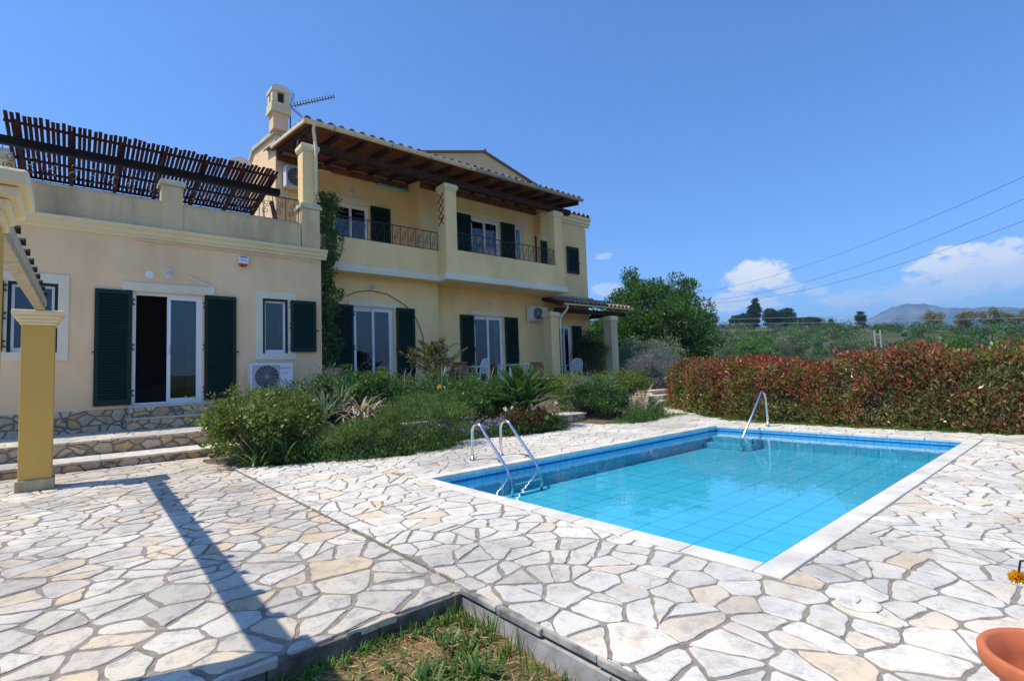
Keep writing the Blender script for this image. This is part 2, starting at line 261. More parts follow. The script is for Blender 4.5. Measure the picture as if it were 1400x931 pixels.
# ------------------------------------------------------------------ mesh helpers
class MB:
    def __init__(s): s.v = []; s.f = []
    def add(s, vs, fs):
        n = len(s.v); s.v += [tuple(map(float, p)) for p in vs]; s.f += [tuple(i+n for i in q) for q in fs]; return s
    def box(s, x0, x1, y0, y1, z0, z1):
        return s.add([(x0,y0,z0),(x1,y0,z0),(x1,y1,z0),(x0,y1,z0),(x0,y0,z1),(x1,y0,z1),(x1,y1,z1),(x0,y1,z1)], [(0,3,2,1),(4,5,6,7),(0,1,5,4),(1,2,6,5),(2,3,7,6),(3,0,4,7)])
    def quad(s, a, b, c, d): return s.add([a,b,c,d], [(0,1,2,3)])
    def hexa(s, pts):  # 8 points, bottom loop then top loop
        return s.add(pts, [(0,3,2,1),(4,5,6,7),(0,1,5,4),(1,2,6,5),(2,3,7,6),(3,0,4,7)])
    def bar(s, a, b, w, h, upv=(0,0,1)):
        a = Vector(a); b = Vector(b); d = (b-a).normalized(); u = Vector(upv); sd = d.cross(u).normalized()*w/2; u = sd.cross(d).normalized()*h/2
        p = [a-sd-u, a+sd-u, b+sd-u, b-sd-u, a-sd+u, a+sd+u, b+sd+u, b-sd+u]; return s.hexa(p)
    def tube(s, pts, r, n=8, closed=False, radii=None):
        pts = [Vector(p) for p in pts]; k = len(pts); rings = []
        up0 = Vector((0,0,1)); prev = None
        for i, p in enumerate(pts):
            a = pts[max(0, i-1)]; b = pts[min(k-1, i+1)]
            d = (b-a)
            if d.length < 1e-9: d = Vector((0,0,1))
            d.normalize()
            if prev is None:
                q = up0 if abs(d.z) < .95 else Vector((1,0,0)); sd = d.cross(q).normalized()
            else:
                sd = (prev - d*prev.dot(d)); sd = sd.normalized() if sd.length > 1e-6 else d.cross(Vector((1,0,0))).normalized()
            prev = sd; u = sd.cross(d); rr = radii[i] if radii else r
            rings.append([p + (sd*math.cos(2*math.pi*j/n) + u*math.sin(2*math.pi*j/n))*rr for j in range(n)])
        vs = [q for rg in rings for q in rg]; fs = []
        for i in range(k-1):
            for j in range(n): fs.append((i*n+j, i*n+(j+1)%n, (i+1)*n+(j+1)%n, (i+1)*n+j))
        fs.append(tuple(range(n))[::-1]); fs.append(tuple(range((k-1)*n, k*n))); return s.add(vs, fs)
    def lathe(s, c, prof, n=24):
        vs = []; fs = []; k = len(prof)
        for (r, z) in prof:
            for j in range(n): a = 2*math.pi*j/n; vs.append((c[0]+r*math.cos(a), c[1]+r*math.sin(a), c[2]+z))
        for i in range(k-1):
            for j in range(n): fs.append((i*n+j, i*n+(j+1)%n, (i+1)*n+(j+1)%n, (i+1)*n+j))
        return s.add(vs, fs)
    def prism_x(s, prof, x0, x1):   # profile [(y,z)] extruded along x
        k = len(prof); vs = [(x0, y, z) for y, z in prof] + [(x1, y, z) for y, z in prof]
        return s.add(vs, [(i, (i+1) % k, k+(i+1) % k, k+i) for i in range(k)] + [tuple(range(k))[::-1], tuple(range(k, 2*k))])
    def prism_y(s, prof, y0, y1):
        k = len(prof); vs = [(x, y0, z) for x, z in prof] + [(x, y1, z) for x, z in prof]
        return s.add(vs, [(i, (i+1) % k, k+(i+1) % k, k+i) for i in range(k)] + [tuple(range(k))[::-1], tuple(range(k, 2*k))])
    def disc(s, c, r, axis='y', th=.02, n=20):
        v = []; c = Vector(c)
        for side in (0, 1):
            for j in range(n):
                a = 2*math.pi*j/n; p = (math.cos(a)*r, 0, math.sin(a)*r) if axis == 'y' else (math.cos(a)*r, math.sin(a)*r, 0)
                off = (0, -th*side, 0) if axis == 'y' else (0, 0, th*side); v.append((c.x+p[0]+off[0], c.y+p[1]+off[1], c.z+p[2]+off[2]))
        return s.add(v, [(j, (j+1) % n, n+(j+1) % n, n+j) for j in range(n)] + [tuple(range(n, 2*n)), tuple(range(n))[::-1]])
class NP(MB):   # numpy leaf soup
    def __init__(s): s.V = []; s.F = []; s.n = 0
    def addnp(s, V, Fq): s.V.append(V.reshape(-1, 3)); s.F.append(Fq + s.n); s.n += len(V.reshape(-1, 3))
def link_mesh(name, mb, mats, parent=None, origin=(0,0,0), smooth=False):
    me = bpy.data.meshes.new(name); ox = Vector(origin)
    if isinstance(mb, NP):
        V = np.concatenate(mb.V) - np.array(origin, float); Fq = np.concatenate(mb.F)
        me.vertices.add(len(V)); me.vertices.foreach_set('co', V.astype(np.float32).ravel())
        k = Fq.shape[1]; me.loops.add(Fq.size); me.loops.foreach_set('vertex_index', Fq.astype(np.int32).ravel())
        me.polygons.add(len(Fq)); me.polygons.foreach_set('loop_start', np.arange(0, Fq.size, k, dtype=np.int32)); me.polygons.foreach_set('loop_total', np.full(len(Fq), k, dtype=np.int32))
        me.update(calc_edges=True)
    else:
        me.from_pydata([(p[0]-ox.x, p[1]-ox.y, p[2]-ox.z) for p in mb.v], [], mb.f); me.update()
        bm = bmesh.new(); bm.from_mesh(me); bmesh.ops.recalc_face_normals(bm, faces=bm.faces); bm.to_mesh(me); bm.free()
    if smooth:
        me.polygons.foreach_set('use_smooth', [True]*len(me.polygons))
    for k in (mats if isinstance(mats, (list, tuple)) else [mats]): me.materials.append(k)
    o = bpy.data.objects.new(name, me); COL.objects.link(o)
    if parent is not None: o.parent = parent
    else: o.location = origin
    return o
def tag(o, label=None, cat=None, group=None, kind=None):
    for k, v in (('label', label), ('category', cat), ('group', group), ('kind', kind)):
        if v: o[k] = v
    return o
def bev(o, w=.008, seg=2):
    b = o.modifiers.new('bevel', 'BEVEL'); b.width = w; b.segments = seg; b.limit_method = 'ANGLE'; b.angle_limit = R(40); return o
class Thing:
    def __init__(s, name, label, cat, loc=(0,0,0), group=None):
        s.loc = Vector(loc); s.o = bpy.data.objects.new(name, None); COL.objects.link(s.o); s.o.location = loc; s.o.empty_display_size = .2
        tag(s.o, label, cat, group)
    def part(s, name, mb, m, parent=None, label=None, smooth=False, bevel=0):
        o = link_mesh(name, mb, m, parent or s.o, s.loc, smooth)
        if label: o['label'] = label
        if bevel: bev(o, bevel)
        return o
def solo(name, mb, m, label, cat, loc, group=None, smooth=False, bevel=0, kind=None):
    o = link_mesh(name, mb, m, None, loc, smooth); tag(o, label, cat, group, kind)
    if bevel: bev(o, bevel)
    return o
def struct(name, mb, m, smooth=False):
    o = link_mesh(name, mb, m, None, (0,0,0), smooth); o['kind'] = 'structure'; return o
def copy_tree(o, loc=None, rz=None, label=None, parent=None, scale=None):
    c = o.copy(); COL.objects.link(c); c.parent = parent
    if loc is not None: c.location = loc
    if rz is not None: c.rotation_euler = (0, 0, rz)
    if scale is not None: c.scale = (scale,)*3 if isinstance(scale, (int, float)) else scale
    if label: c['label'] = label
    for ch in o.children: copy_tree(ch, parent=c)
    return c
def text(name, body, size, loc, m, parent, rot=(math.pi/2, 0, 0)):
    cu = bpy.data.curves.new(name, 'FONT'); cu.body = body; cu.size = size; cu.extrude = .001
    tmp = bpy.data.objects.new(name+'_tmp', cu); COL.objects.link(tmp)
    dg = bpy.context.evaluated_depsgraph_get(); me = bpy.data.meshes.new_from_object(tmp.evaluated_get(dg)); bpy.data.objects.remove(tmp)
    me.materials.clear(); me.materials.append(m)
    o = bpy.data.objects.new(name, me); COL.objects.link(o); o.parent = parent; o.location = loc; o.rotation_euler = rot; return o

# foliage ------------------------------------------------------------
def unit(v): return v/np.maximum(np.linalg.norm(v, axis=-1, keepdims=True), 1e-9)
def leaves(np_, P, D, size, rng, aspect=.42, fold=.15, svar=.35):
    """P points, D leaf directions; adds folded rhombus leaves"""
    n = len(P); D = unit(D); rnd = unit(rng.normal(size=(n, 3))); S = unit(np.cross(D, rnd)); U = np.cross(S, D)
    L_ = size*(1+svar*rng.uniform(-1, 1, (n, 1))); W = L_*aspect/2
    p0 = P; p2 = P + D*L_; mid = P + D*L_*.45 + U*L_*fold
    V = np.stack([p0, mid + S*W, p2, mid - S*W], 1)
    np_.addnp(V, np.arange(4*n).reshape(n, 4))
def cloud(np_, c, rad, n, size, rng, shell=.55, upb=.35, aspect=.42, outb=.8, svar=.35):
    d = unit(rng.normal(size=(n, 3))); r = rng.uniform(shell**3, 1, (n, 1))**(1/3)
    rad = np.array(rad); P = np.array(c) + d*r*rad
    D = d*outb + np.array([0, 0, upb]) + rng.normal(size=(n, 3))*.55
    leaves(np_, P, D, size, rng, aspect, svar=svar)
def bushy(np_, c, rad, nclump, per, rc, size, rng, zmin=None, **k):
    """clumps of leaves spread over an ellipsoid shell: uneven outline with gaps"""
    c = np.array(c, float); rad = np.array(rad, float)
    for i in range(nclump):
        d = unit(rng.normal(size=3)); 
        if d[2] < -.35: d[2] *= -.6
        q = c + d*rad*rng.uniform(.55, 1.05)
        if zmin is not None and q[2] < zmin+.05: q[2] = zmin + rng.uniform(.03, .15)
        rr = rc*rng.uniform(.6, 1.35)
        cloud(np_, q, (rr, rr, rr*.8), int(per*rng.uniform(.7, 1.3)), size, rng, shell=.2, **k)
def core(c, rad, rng):   # dark twiggy interior made of many short twigs
    m = MB(); c = Vector(c)
    for i in range(40):
        d = Vector(rng.normal(size=3)); d.z = abs(d.z)*1.2; d.normalize()
        e = c + Vector((d.x*rad[0], d.y*rad[1], d.z*rad[2]))*.9; b = Vector((c.x+rng.uniform(-.1, .1), c.y+rng.uniform(-.1, .1), c.z-rad[2]*.9))
        mid = (b+e)/2 + Vector(rng.normal(size=3))*.06
        m.tube([b, mid, e], .01, 4, radii=[.014, .009, .004])
    return m
def blades(np_, base, n, length, width, rng, tilt=(10, 70), curve=.6, seg=5, spread=.05, az=None, lvar=.25):
    base = np.array(base, float)
    for i in range(n):
        a = rng.uniform(0, 2*math.pi) if az is None else R(rng.uniform(*az)); th = R(rng.uniform(*tilt)); l = length*(1+lvar*rng.uniform(-1, 1)); wd = width*rng.uniform(.7, 1.2)
        h = np.array([math.cos(a), math.sin(a), 0]); side = np.array([-math.sin(a), math.cos(a), 0])
        p = base + np.array([rng.normal()*spread, rng.normal()*spread, 0]); pts = [p.copy()]
        for k in range(seg):
            t_ = th + curve*(k/seg)**1.5; p = p + (h*math.sin(t_) + np.array([0, 0, math.cos(t_)]))*l/seg; pts.append(p.copy())
        V = []
        for k, q in enumerate(pts):
            f = math.sin(math.pi*min(1, .25+.75*(k/seg)))*.9 + .1 if k < seg else .02
            V += [q - side*wd/2*f, q + side*wd/2*f]
        V = np.array(V); Fq = np.array([[2*k, 2*k+1, 2*k+3, 2*k+2] for k in range(seg)]); np_.addnp(V, Fq)

# ------------------------------------------------------------------ terrain
def smooth(a, b, x): t_ = np.clip((x-a)/(b-a), 0, 1); return t_*t_*(3-2*t_)
def H(x, y):
    x = np.asarray(x, float); y = np.asarray(y, float); r = np.hypot(x, y); a = np.degrees(np.arctan2(y, x))
    rise = 9.0 + .30*np.clip(a, -10, 60)
    z = -.13 - .15*np.clip((2.6-y)/2.6, 0, 1)*(x < 3) + smooth(30, 230, r)*rise - smooth(18, 45, r)*1.0
    z = z + smooth(40, 120, r)*(np.sin(x*.05+1)*np.cos(y*.043)*.8)
    return z - smooth(260, 900, r)*(rise-2)
PX0, PX1, PY0, PY1 = 3.31, 10.32, 1.48, 5.50; CW = .15
g = MB()
def axis(fixed):
    pos = list(range(-30, 31, 2)) + [-4800, -3000, -1700, -1000, -700, -520, -400, -320, -260, -220, -190, -165, -140, -120, -100, -85, -72, -60, -50, -42, -36, 36, 42, 50, 60, 72, 85, 100, 120, 140, 165, 190, 220, 260, 320, 400, 520, 700, 1000, 1700, 3000, 4800]
    pos = [p for p in pos if all(abs(p-f) > .6 for f in fixed)]; return sorted(pos + list(fixed))
gxs, gys = axis((PX0-.05, PX1+.05, 1.78)), axis((PY0-.05, 2.6, PY1+.05))
V = [(x, y, float(H(x, y))) for y in gys for x in gxs]; nx_ = len(gxs); Fs = []
for j in range(len(gys)-1):
    for i in range(nx_-1):
        cx, cy = (gxs[i]+gxs[i+1])/2, (gys[j]+gys[j+1])/2
        if PX0-.05 < cx < PX1+.05 and PY0-.05 < cy < PY1+.05: continue
        Fs.append((j*nx_+i, j*nx_+i+1, (j+1)*nx_+i+1, (j+1)*nx_+i))
g.add(V, Fs)
m, t, o = mat('ground'); gm = N(t, 'ShaderNodeNewGeometry')
near = ramp(t, noise(t, 2.2, 8, .7), [(.35, (.20, .13, .065)), (.5, (.30, .20, .10)), (.62, (.12, .12, .04))])
fine = ramp(t, noise(t, 60, 5, .7), [(.35, (.55, .55, .55)), (.65, (1.25, 1.2, 1.1))]); near = mixrgb(t, 1.0, near, fine, 'MULTIPLY')
far = ramp(t, noise(t, .05, 5, .6), [(.35, (.045, .06, .025)), (.55, (.08, .085, .04)), (.7, (.20, .16, .10))])
ln = N(t, 'ShaderNodeVectorMath', operation='LENGTH'); t.links.new(gm.outputs['Position'], ln.inputs[0])
mr = N(t, 'ShaderNodeMapRange'); mr.inputs[1].default_value = 14; mr.inputs[2].default_value = 30; t.links.new(ln.outputs['Value'], mr.inputs[0])
princ(t, o, mixrgb(t, mr.outputs[0], near, far), .95, nrm=bump(t, noise(t, 35, 6, .7), .6, .03), spec=.1)
struct('ground', g, m, True)
# mountain
mt = MB(); prof = [(60, 2.2), (40, 2.4), (24, 2.6), (19, 2.75), (16, 3.45), (14, 4.0), (12.6, 4.7), (11.4, 5.0), (10.2, 4.8), (9, 4.35), (7.1, 4.1), (5.5, 4.0), (4, 3.75), (1.5, 3.8), (-3, 3.5), (-8, 3.0), (-15, 2.6), (-40, 2)]
pa = [p[0] for p in prof][::-1]; pe = [p[1] for p in prof][::-1]
rng = np.random.default_rng(5); cols = 260; rows = 14; V = []
jit = rng.normal(size=(rows, cols))
for j in range(rows):
    f = j/(rows-1)
    for i in range(cols):
        a = -40 + 100*i/(cols-1); e = np.interp(a, pa, pe); d = 2700 + 700*f
        crest = 3400*math.tan(R(float(e)))
        rid = .06*math.sin(a*3.1+f*2)*math.sin(f*math.pi)+.035*math.sin(a*7.7+f*5)*math.sin(f*math.pi)
        z = 4 + (crest-4)*(f**1.15+rid) + jit[j, i]*2.0
        V.append((d*math.cos(R(a)), d*math.sin(R(a)), z))
mt.add(V, [(j*cols+i, j*cols+i+1, (j+1)*cols+i+1, (j+1)*cols+i) for j in range(rows-1) for i in range(cols-1)])
mm, t, o = mat('mountain_rock'); princ(t, o, ramp(t, noise(t, .006, 8, .65), [(.38, (.012, .028, .02)), (.5, (.04, .06, .04)), (.64, (.15, .15, .13))]), .95, spec=.1)
struct('hills', mt, mm)
# air
hz, t, o = mat('haze_air'); pv = N(t, 'ShaderNodeVolumePrincipled'); pv.inputs['Color'].default_value = (.45, .70, 1, 1); pv.inputs['Density'].default_value = .00032; pv.inputs['Anisotropy'].default_value = .2
t.links.new(pv.outputs[0], o.inputs['Volume'])
hb = MB().box(-300, 5600, -5300, 5300, -4, 330); ho = link_mesh('haze', hb, hz); ho['kind'] = 'stuff'; ho['label'] = 'thin blue summer haze over the distant hills'; ho['category'] = 'haze'

# ------------------------------------------------------------------ pool deck and patio (crazy paving)
PX0, PX1, PY0, PY1 = 3.31, 10.32, 1.48, 5.50; CW = .15
def clip(poly, nx, ny, d):   # keep nx*x+ny*y <= d
    out_ = []
    for i in range(len(poly)):
        a = poly[i]; b = poly[(i+1) % len(poly)]; da = nx*a[0]+ny*a[1]-d; db = nx*b[0]+ny*b[1]-d
        if da <= 0: out_.append(a)
        if (da < 0 < db) or (db < 0 < da): s_ = da/(da-db); out_.append((a[0]+(b[0]-a[0])*s_, a[1]+(b[1]-a[1])*s_))
    return out_
def inpoly(x, y, P):
    c_ = False
    for i in range(len(P)):
        a = P[i]; b = P[i-1]
        if (a[1] > y) != (b[1] > y) and x < (b[0]-a[0])*(y-a[1])/(b[1]-a[1])+a[0]: c_ = not c_
    return c_
def stones(mb, seeds, wts, zt, limits, rnd, keep=None, joint=(.005, .024)):
    pts = np.array(seeds); W = np.array(wts)
    for i, (x, y) in enumerate(seeds):
        if keep and not keep(x, y): continue
        dd = np.hypot(pts[:, 0]-x, pts[:, 1]-y); idx = np.argsort(dd)[1:26]
        poly = [(x-.9, y-.9), (x+.9, y-.9), (x+.9, y+.9), (x-.9, y+.9)]
        for j in idx:
            qx, qy = pts[j]; nx, ny = qx-x, qy-y; D2 = nx*nx+ny*ny; Ln = math.sqrt(D2)
            s_ = .5 + (W[i]-W[j])/(2*D2); s_ = min(max(s_, .12), .88)
            jt = rnd.uniform(*joint)*.5
            d = (nx*(x+nx*s_) + ny*(y+ny*s_))/Ln - jt
            poly = clip(poly, nx/Ln, ny/Ln, d)
            if len(poly) < 3: break
        if len(poly) < 3: continue
        for (nx, ny, d) in limits(x, y):
            poly = clip(poly, nx, ny, d)
            if len(poly) < 3: break
        if len(poly) < 3: continue
        # chip the corners, roughen long edges
        q = []
        mg = []
        for p_ in poly:
            if mg and math.dist(mg[-1], p_) < .028: mg[-1] = ((mg[-1][0]+p_[0])/2, (mg[-1][1]+p_[1])/2)
            else: mg.append(p_)
        if len(mg) > 1 and math.dist(mg[-1], mg[0]) < .028: mg.pop()
        if len(mg) < 3: continue
        poly = [(p_[0]+rnd.uniform(-.006, .006), p_[1]+rnd.uniform(-.006, .006)) for p_ in mg] if not any(abs(nx*p_[0]+ny*p_[1]-d) < .05 for p_ in mg for (nx, ny, d) in limits(x, y)) else mg
        ar = abs(sum(poly[i_-1][0]*poly[i_][1]-poly[i_][0]*poly[i_-1][1] for i_ in range(len(poly))))/2
        pieces = [poly]
        if ar > .045 and rnd.random() < .5:
            cx_, cy_ = sum(p_[0] for p_ in poly)/len(poly)+rnd.uniform(-.05, .05), sum(p_[1] for p_ in poly)/len(poly)+rnd.uniform(-.05, .05); an_ = rnd.uniform(0, math.pi); nx, ny = math.cos(an_), math.sin(an_); jt = rnd.uniform(.005, .012); d0 = nx*cx_+ny*cy_
            pieces = [clip(poly, nx, ny, d0-jt), clip(poly, -nx, -ny, -d0-jt)]
            if ar > .13 and rnd.random() < .6:
                big_ = pieces.pop(0); an_ += math.pi/2+rnd.uniform(-.5, .5); nx, ny = math.cos(an_), math.sin(an_)
                if len(big_) > 2:
                    cx_, cy_ = sum(p_[0] for p_ in big_)/len(big_), sum(p_[1] for p_ in big_)/len(big_); d0 = nx*cx_+ny*cy_; pieces += [clip(big_, nx, ny, d0-jt), clip(big_, -nx, -ny, -d0-jt)]
        for poly in pieces:
            if len(poly) < 3: continue
            q = []
            k = len(poly)
            for a in range(k):
                p0 = poly[a-1]; p1 = poly[a]; p2 = poly[(a+1) % k]
                l0 = math.hypot(p1[0]-p0[0], p1[1]-p0[1]); l2 = math.hypot(p1[0]-p2[0], p1[1]-p2[1])
                c0 = min(.3, rnd.uniform(.006, .035)/l0); c2 = min(.3, rnd.uniform(.006, .035)/l2)
                q.append((p1[0]+(p0[0]-p1[0])*c0, p1[1]+(p0[1]-p1[1])*c0)); q.append((p1[0]+(p2[0]-p1[0])*c2, p1[1]+(p2[1]-p1[1])*c2))
            if len(q) < 3: continue
            q2 = []
            for a in range(len(q)):
                p0 = q[a]; p1 = q[(a+1) % len(q)]; l = math.hypot(p1[0]-p0[0], p1[1]-p0[1]); ns = max(1, int(l/.05))
                if l > .02:
                    nx, ny = (p1[1]-p0[1])/l, -(p1[0]-p0[0])/l
                else: nx = ny = 0
                for s_ in range(ns):
                    f = s_/ns; e = rnd.uniform(-.011, .005) if s_ else 0; q2.append((p0[0]+(p1[0]-p0[0])*f+nx*e, p0[1]+(p1[1]-p0[1])*f+ny*e))
            ax = sum(p[0] for p in q2)/len(q2); ay = sum(p[1] for p in q2)/len(q2)
            hgt = zt + rnd.uniform(-.002, .003); tx, ty = rnd.uniform(-.006, .006), rnd.uniform(-.006, .006)
            k = len(q2); zf = lambda p: hgt + (p[0]-ax)*tx + (p[1]-ay)*ty
            V = [(p[0], p[1], zt-.034) for p in q2] + [(p[0], p[1], zf(p)-.003) for p in q2]
            inn = [(p[0]+(ax-p[0])*min(.3, .005/max(.02, math.hypot(ax-p[0], ay-p[1]))), p[1]+(ay-p[1])*min(.3, .005/max(.02, math.hypot(ax-p[0], ay-p[1])))) for p in q2]
            V += [(p[0], p[1], zf(p)) for p in inn]
            mb.add(V, [(a, (a+1) % k, k+(a+1) % k, k+a) for a in range(k)] + [(k+a, k+(a+1) % k, 2*k+(a+1) % k, 2*k+a) for a in range(k)] + [tuple(range(2*k, 3*k))])

def seed_pts(x0, x1, y0, y1, sp, rnd, rotd=25, anis=1.35):
    pts = []; cell = {}; ca, sa = math.cos(R(rotd)), math.sin(R(rotd))
    tries = int((x1-x0)*(y1-y0)/sp/sp*14)
    for _ in range(tries):
        x = rnd.uniform(x0, x1); y = rnd.uniform(y0, y1); mind = sp*rnd.choice((.38, .5, .7, .95, 1.1))
        kx, ky = int(x/sp), int(y/sp); ok = True
        for i in range(kx-3, kx+4):
            for j in range(ky-3, ky+4):
                for (px, py) in cell.get((i, j), ()):
                    u = (px-x)*ca+(py-y)*sa; v = -(px-x)*sa+(py-y)*ca
                    if (u/anis)**2+(v*anis)**2 < mind*mind: ok = False; break
                if not ok: break
            if not ok: break
        if ok: pts.append((x, y)); cell.setdefault((kx, ky), []).append((x, y))
    return pts
rnd = random.Random(11)
EDGE = [(1.80, 9.9), (1.62, 9.3), (1.95, 8.5), (2.87, 7.86), (3.22, 7.62), (4.09, 7.36), (4.95, 7.5), (5.5, 8.15), (5.84, 8.25), (6.57, 7.76), (7.9, 7.72), (8.7, 8.35), (9.3, 8.5), (9.2, 7.9), (10.0, 7.12), (11.3, 7.4), (12.8, 8.5), (14.2, 9.6), (15.0, 9.9), (14.9, 9.3), (13.6, 8.2), (12.2, 6.9), (11.45, 6.0), (11.22, 4.9), (11.25, 3), (11.35, 1), (11.4, -5)]
DECKP = [(1.8, -5)] + EDGE[::1] + [(1.8, -5)]
DECKP = [(1.8, -5.0), (1.8, 9.9)] + EDGE[1:]
sd = seed_pts(1.5, 15.4, -5.2, 10.4, .335, rnd, 35, 1.35)
wt = [rnd.uniform(0, .008) for _ in sd]
def lim(x, y):
    o_ = [(-1, 0, -(1.80+.002) if y > 2.7 else -1.782)]
    X0, X1, Y0, Y1 = PX0-CW-.012, PX1+CW+.10, PY0-CW-.012, PY1+CW+.012
    if x < X0 or x > X1 or y < Y0 or y > Y1:
        if x < X0: o_.append((1, 0, X0))
        elif x > X1: o_.append((-1, 0, -X1))
        elif y < Y0: o_.append((0, 1, Y0))
        elif y > Y1: o_.append((0, -1, -Y1))
    else:
        k_ = min((x-X0, 0), (X1-x, 1), (y-Y0, 2), (Y1-y, 3))[1]; o_.append([(1, 0, X0), (-1, 0, -X1), (0, 1, Y0), (0, -1, -Y1)][k_])
    return o_
def keepd(x, y): return inpoly(max(x, 1.81), y, DECKP) and not (PX0+.2 < x < PX1-.2 and PY0+.2 < y < PY1-.2)
dk = MB(); stones(dk, sd, wt, 0.0, lim, rnd, keepd)
deck_stones = link_mesh('paving_stones', dk, m_stone)
db = MB()
zc = -.007
# mortar bed: strips between the pool and the edge, cut along Y
xs = sorted(set([1.8, PX0-CW, PX1+CW+.1, 11.2] + [1.8+.25*i for i in range(54)]))
def yr(x):   # top of the deck polygon at x
    best = []
    for i in range(len(DECKP)):
        a = DECKP[i]; b = DECKP[i-1]
        if (a[0] <= x) != (b[0] <= x): best.append(a[1]+(b[1]-a[1])*(x-a[0])/(b[0]-a[0]))
    return sorted(best)
for i in range(len(xs)-1):
    a, b = xs[i], xs[i+1]; m_ = (a+b)/2; ys = yr(m_)
    if len(ys) < 2: continue
    segs = [(ys[k], ys[k+1]) for k in range(0, len(ys)-1, 2)]
    for lo, hi in segs:
        if PX0-CW+.001 < m_ < PX1+CW+.099 and lo < PY0 < hi:
            db.quad((a, lo, zc), (b, lo, zc), (b, PY0-CW+.03, zc), (a, PY0-CW+.03, zc)); db.quad((a, PY1+CW-.03, zc), (b, PY1+CW-.03, zc), (b, hi, zc), (a, hi, zc))
        else: db.quad((a, lo, zc), (b, lo, zc), (b, hi, zc), (a, hi, zc))
db.quad((1.8, 2.6, -.08), (1.8, 9.9, -.08), (1.8, 9.9, zc), (1.8, 2.6, zc))
struct('pool_deck', db, m_mortar); deck_stones['kind'] = 'structure'; deck_stones.name = 'deck_paving'
# concrete edge of the deck above the grass
ew = MB(); n = 34
for i in range(n):
    y0 = -5 + (2.6+5)*i/n; y1 = -5+(2.6+5)*(i+1)/n; j0 = rnd.uniform(-.006, .006)
    ew.box(1.765+j0, 1.80, y0, y1-.002, -.34, -.062)
struct('deck_edge', ew, m_conc)
lp = MB()
for i in range(22):
    y0 = -5+(2.6+5)*i/22; y1 = -5+(2.6+5)*(i+1)/22-.004; j0 = rnd.uniform(-.014, .008)
    lp.box(1.768+j0, 1.803, y0, y1, -.048+rnd.uniform(-.006, .006), -.006+rnd.uniform(-.003, .002))
bev(struct('deck_lip', lp, m_concd), .008)
# seam between deck and patio
# patio
PT = -.022
sp_ = seed_pts(-7, 2.3, 1.8, 11, .36, rnd, -15, 1.4); wp = [rnd.uniform(0, .008) for _ in sp_]
def ped(x): return 2.60 + .02*math.sin(x*3)
def limp(x, y): return [(1, 0, 1.796), (0, -1, -2.583-.012*math.sin(x*9)), (0, 1, 10.30)]
pk = MB(); stones(pk, sp_, wp, PT, limp, rnd, lambda x, y: x < 2.15 and 2.2 < y < 10.6, (.008, .036))
o_ = struct('patio_paving', pk, m_stone2)
struct('patio', MB().box(-7, 1.798, 2.615, 10.6, -.3, PT-.006), m_mortar)
pe = MB()
for i in range(16):
    x0 = -7+8.79*i/16; x1 = -7+8.79*(i+1)/16-.004; pe.box(x0, x1, 2.585+rnd.uniform(-.006, .006), 2.614, -.32, PT-.012+rnd.uniform(-.004, .002))
bev(struct('patio_edge', pe, plain('shaded_soiled_concrete', (.15, .125, .095), .95, var=.8, scale=6, bmp=.9)), .006)  # shade of this side is put into the dark base colour, along with soil
# ------------------------------------------------------------------ swimming pool
pool = Thing('swimming_pool', 'rectangular blue tiled swimming pool with white coping in the stone deck', 'swimming pool', (6.8, 3.5, 0))
cp = MB(); z0, z1 = -.045, .006
def cop(x0, x1, y0, y1): cp.box(x0, x1, y0, y1, z0, z1)
L0 = .02  # overhang inward
nseg = 14
for i in range(nseg):
    a = PX0-CW+(PX1-PX0+2*CW)*i/nseg; b = PX0-CW+(PX1-PX0+2*CW)*(i+1)/nseg-.007
    cop(a, b, PY0-CW, PY0+L0); cop(a, b, PY1-L0, PY1+CW)
for i in range(8):
    a = PY0+L0+.003+(PY1-PY0-2*L0-.006)*i/8; b = PY0+L0+.003+(PY1-PY0-2*L0-.006)*(i+1)/8-.007
    cop(PX0-CW, PX0+L0, a, b); cop(PX1-L0, PX1+CW, a, b)
pool.part('coping', cp, m_coping, bevel=.008)
WZ = -.105; DZ = -.39
wl = MB()
for a, b in (((PX0, PY0), (PX1, PY0)), ((PX1, PY0), (PX1, PY1)), ((PX1, PY1), (PX0, PY1)), ((PX0, PY1), (PX0, PY0))):
    wl.quad((*a, -.26), (*b, -.26), (*b, -.046), (*a, -.046))
pool.part('waterline_tiles', wl, m_ptile)
bs = MB()
for a, b in (((PX0, PY0), (PX1, PY0)), ((PX1, PY0), (PX1, PY1)), ((PX1, PY1), (PX0, PY1)), ((PX0, PY1), (PX0, PY0))):
    bs.quad((*a, DZ), (*b, DZ), (*b, -.26), (*a, -.26))
bs.quad((PX0, PY0, DZ), (PX1, PY0, DZ), (PX1, PY1, DZ), (PX0, PY1, DZ))
pool.part('basin', bs, m_pfloor)
tb = MB(); e = .004
for (x0, x1, y0, y1) in ((PX0+e, PX1-e, PY0+.0, PY0+e), (PX0+e, PX1-e, PY1-e, PY1), (PX0, PX0+e, PY0, PY1), (PX1-e, PX1, PY0, PY1)):
    tb.box(x0, x1, y0, y1, WZ-.012, WZ+.016)
pool.part('waterline_shadow_band', tb, m_pdark)  # dark blue strip painted in for the shadow and wet line at the waterline
st = MB()
for k, (dx, zz) in enumerate(((.28, -.19), (.55, -.29))):
    st.box(PX1-dx, PX1-dx+.262, PY1-.95, PY1-.004, DZ+.002, zz)
pool.part('underwater_steps', st, m_pfloor, bevel=.01)
wm = MB(); nx, ny = 2, 2
wm.quad((PX0+.001, PY0+.001, WZ), (PX1-.001, PY0+.001, WZ), (PX1-.001, PY1-.001, WZ), (PX0+.001, PY1-.001, WZ))
struct('water', wm, m_water)
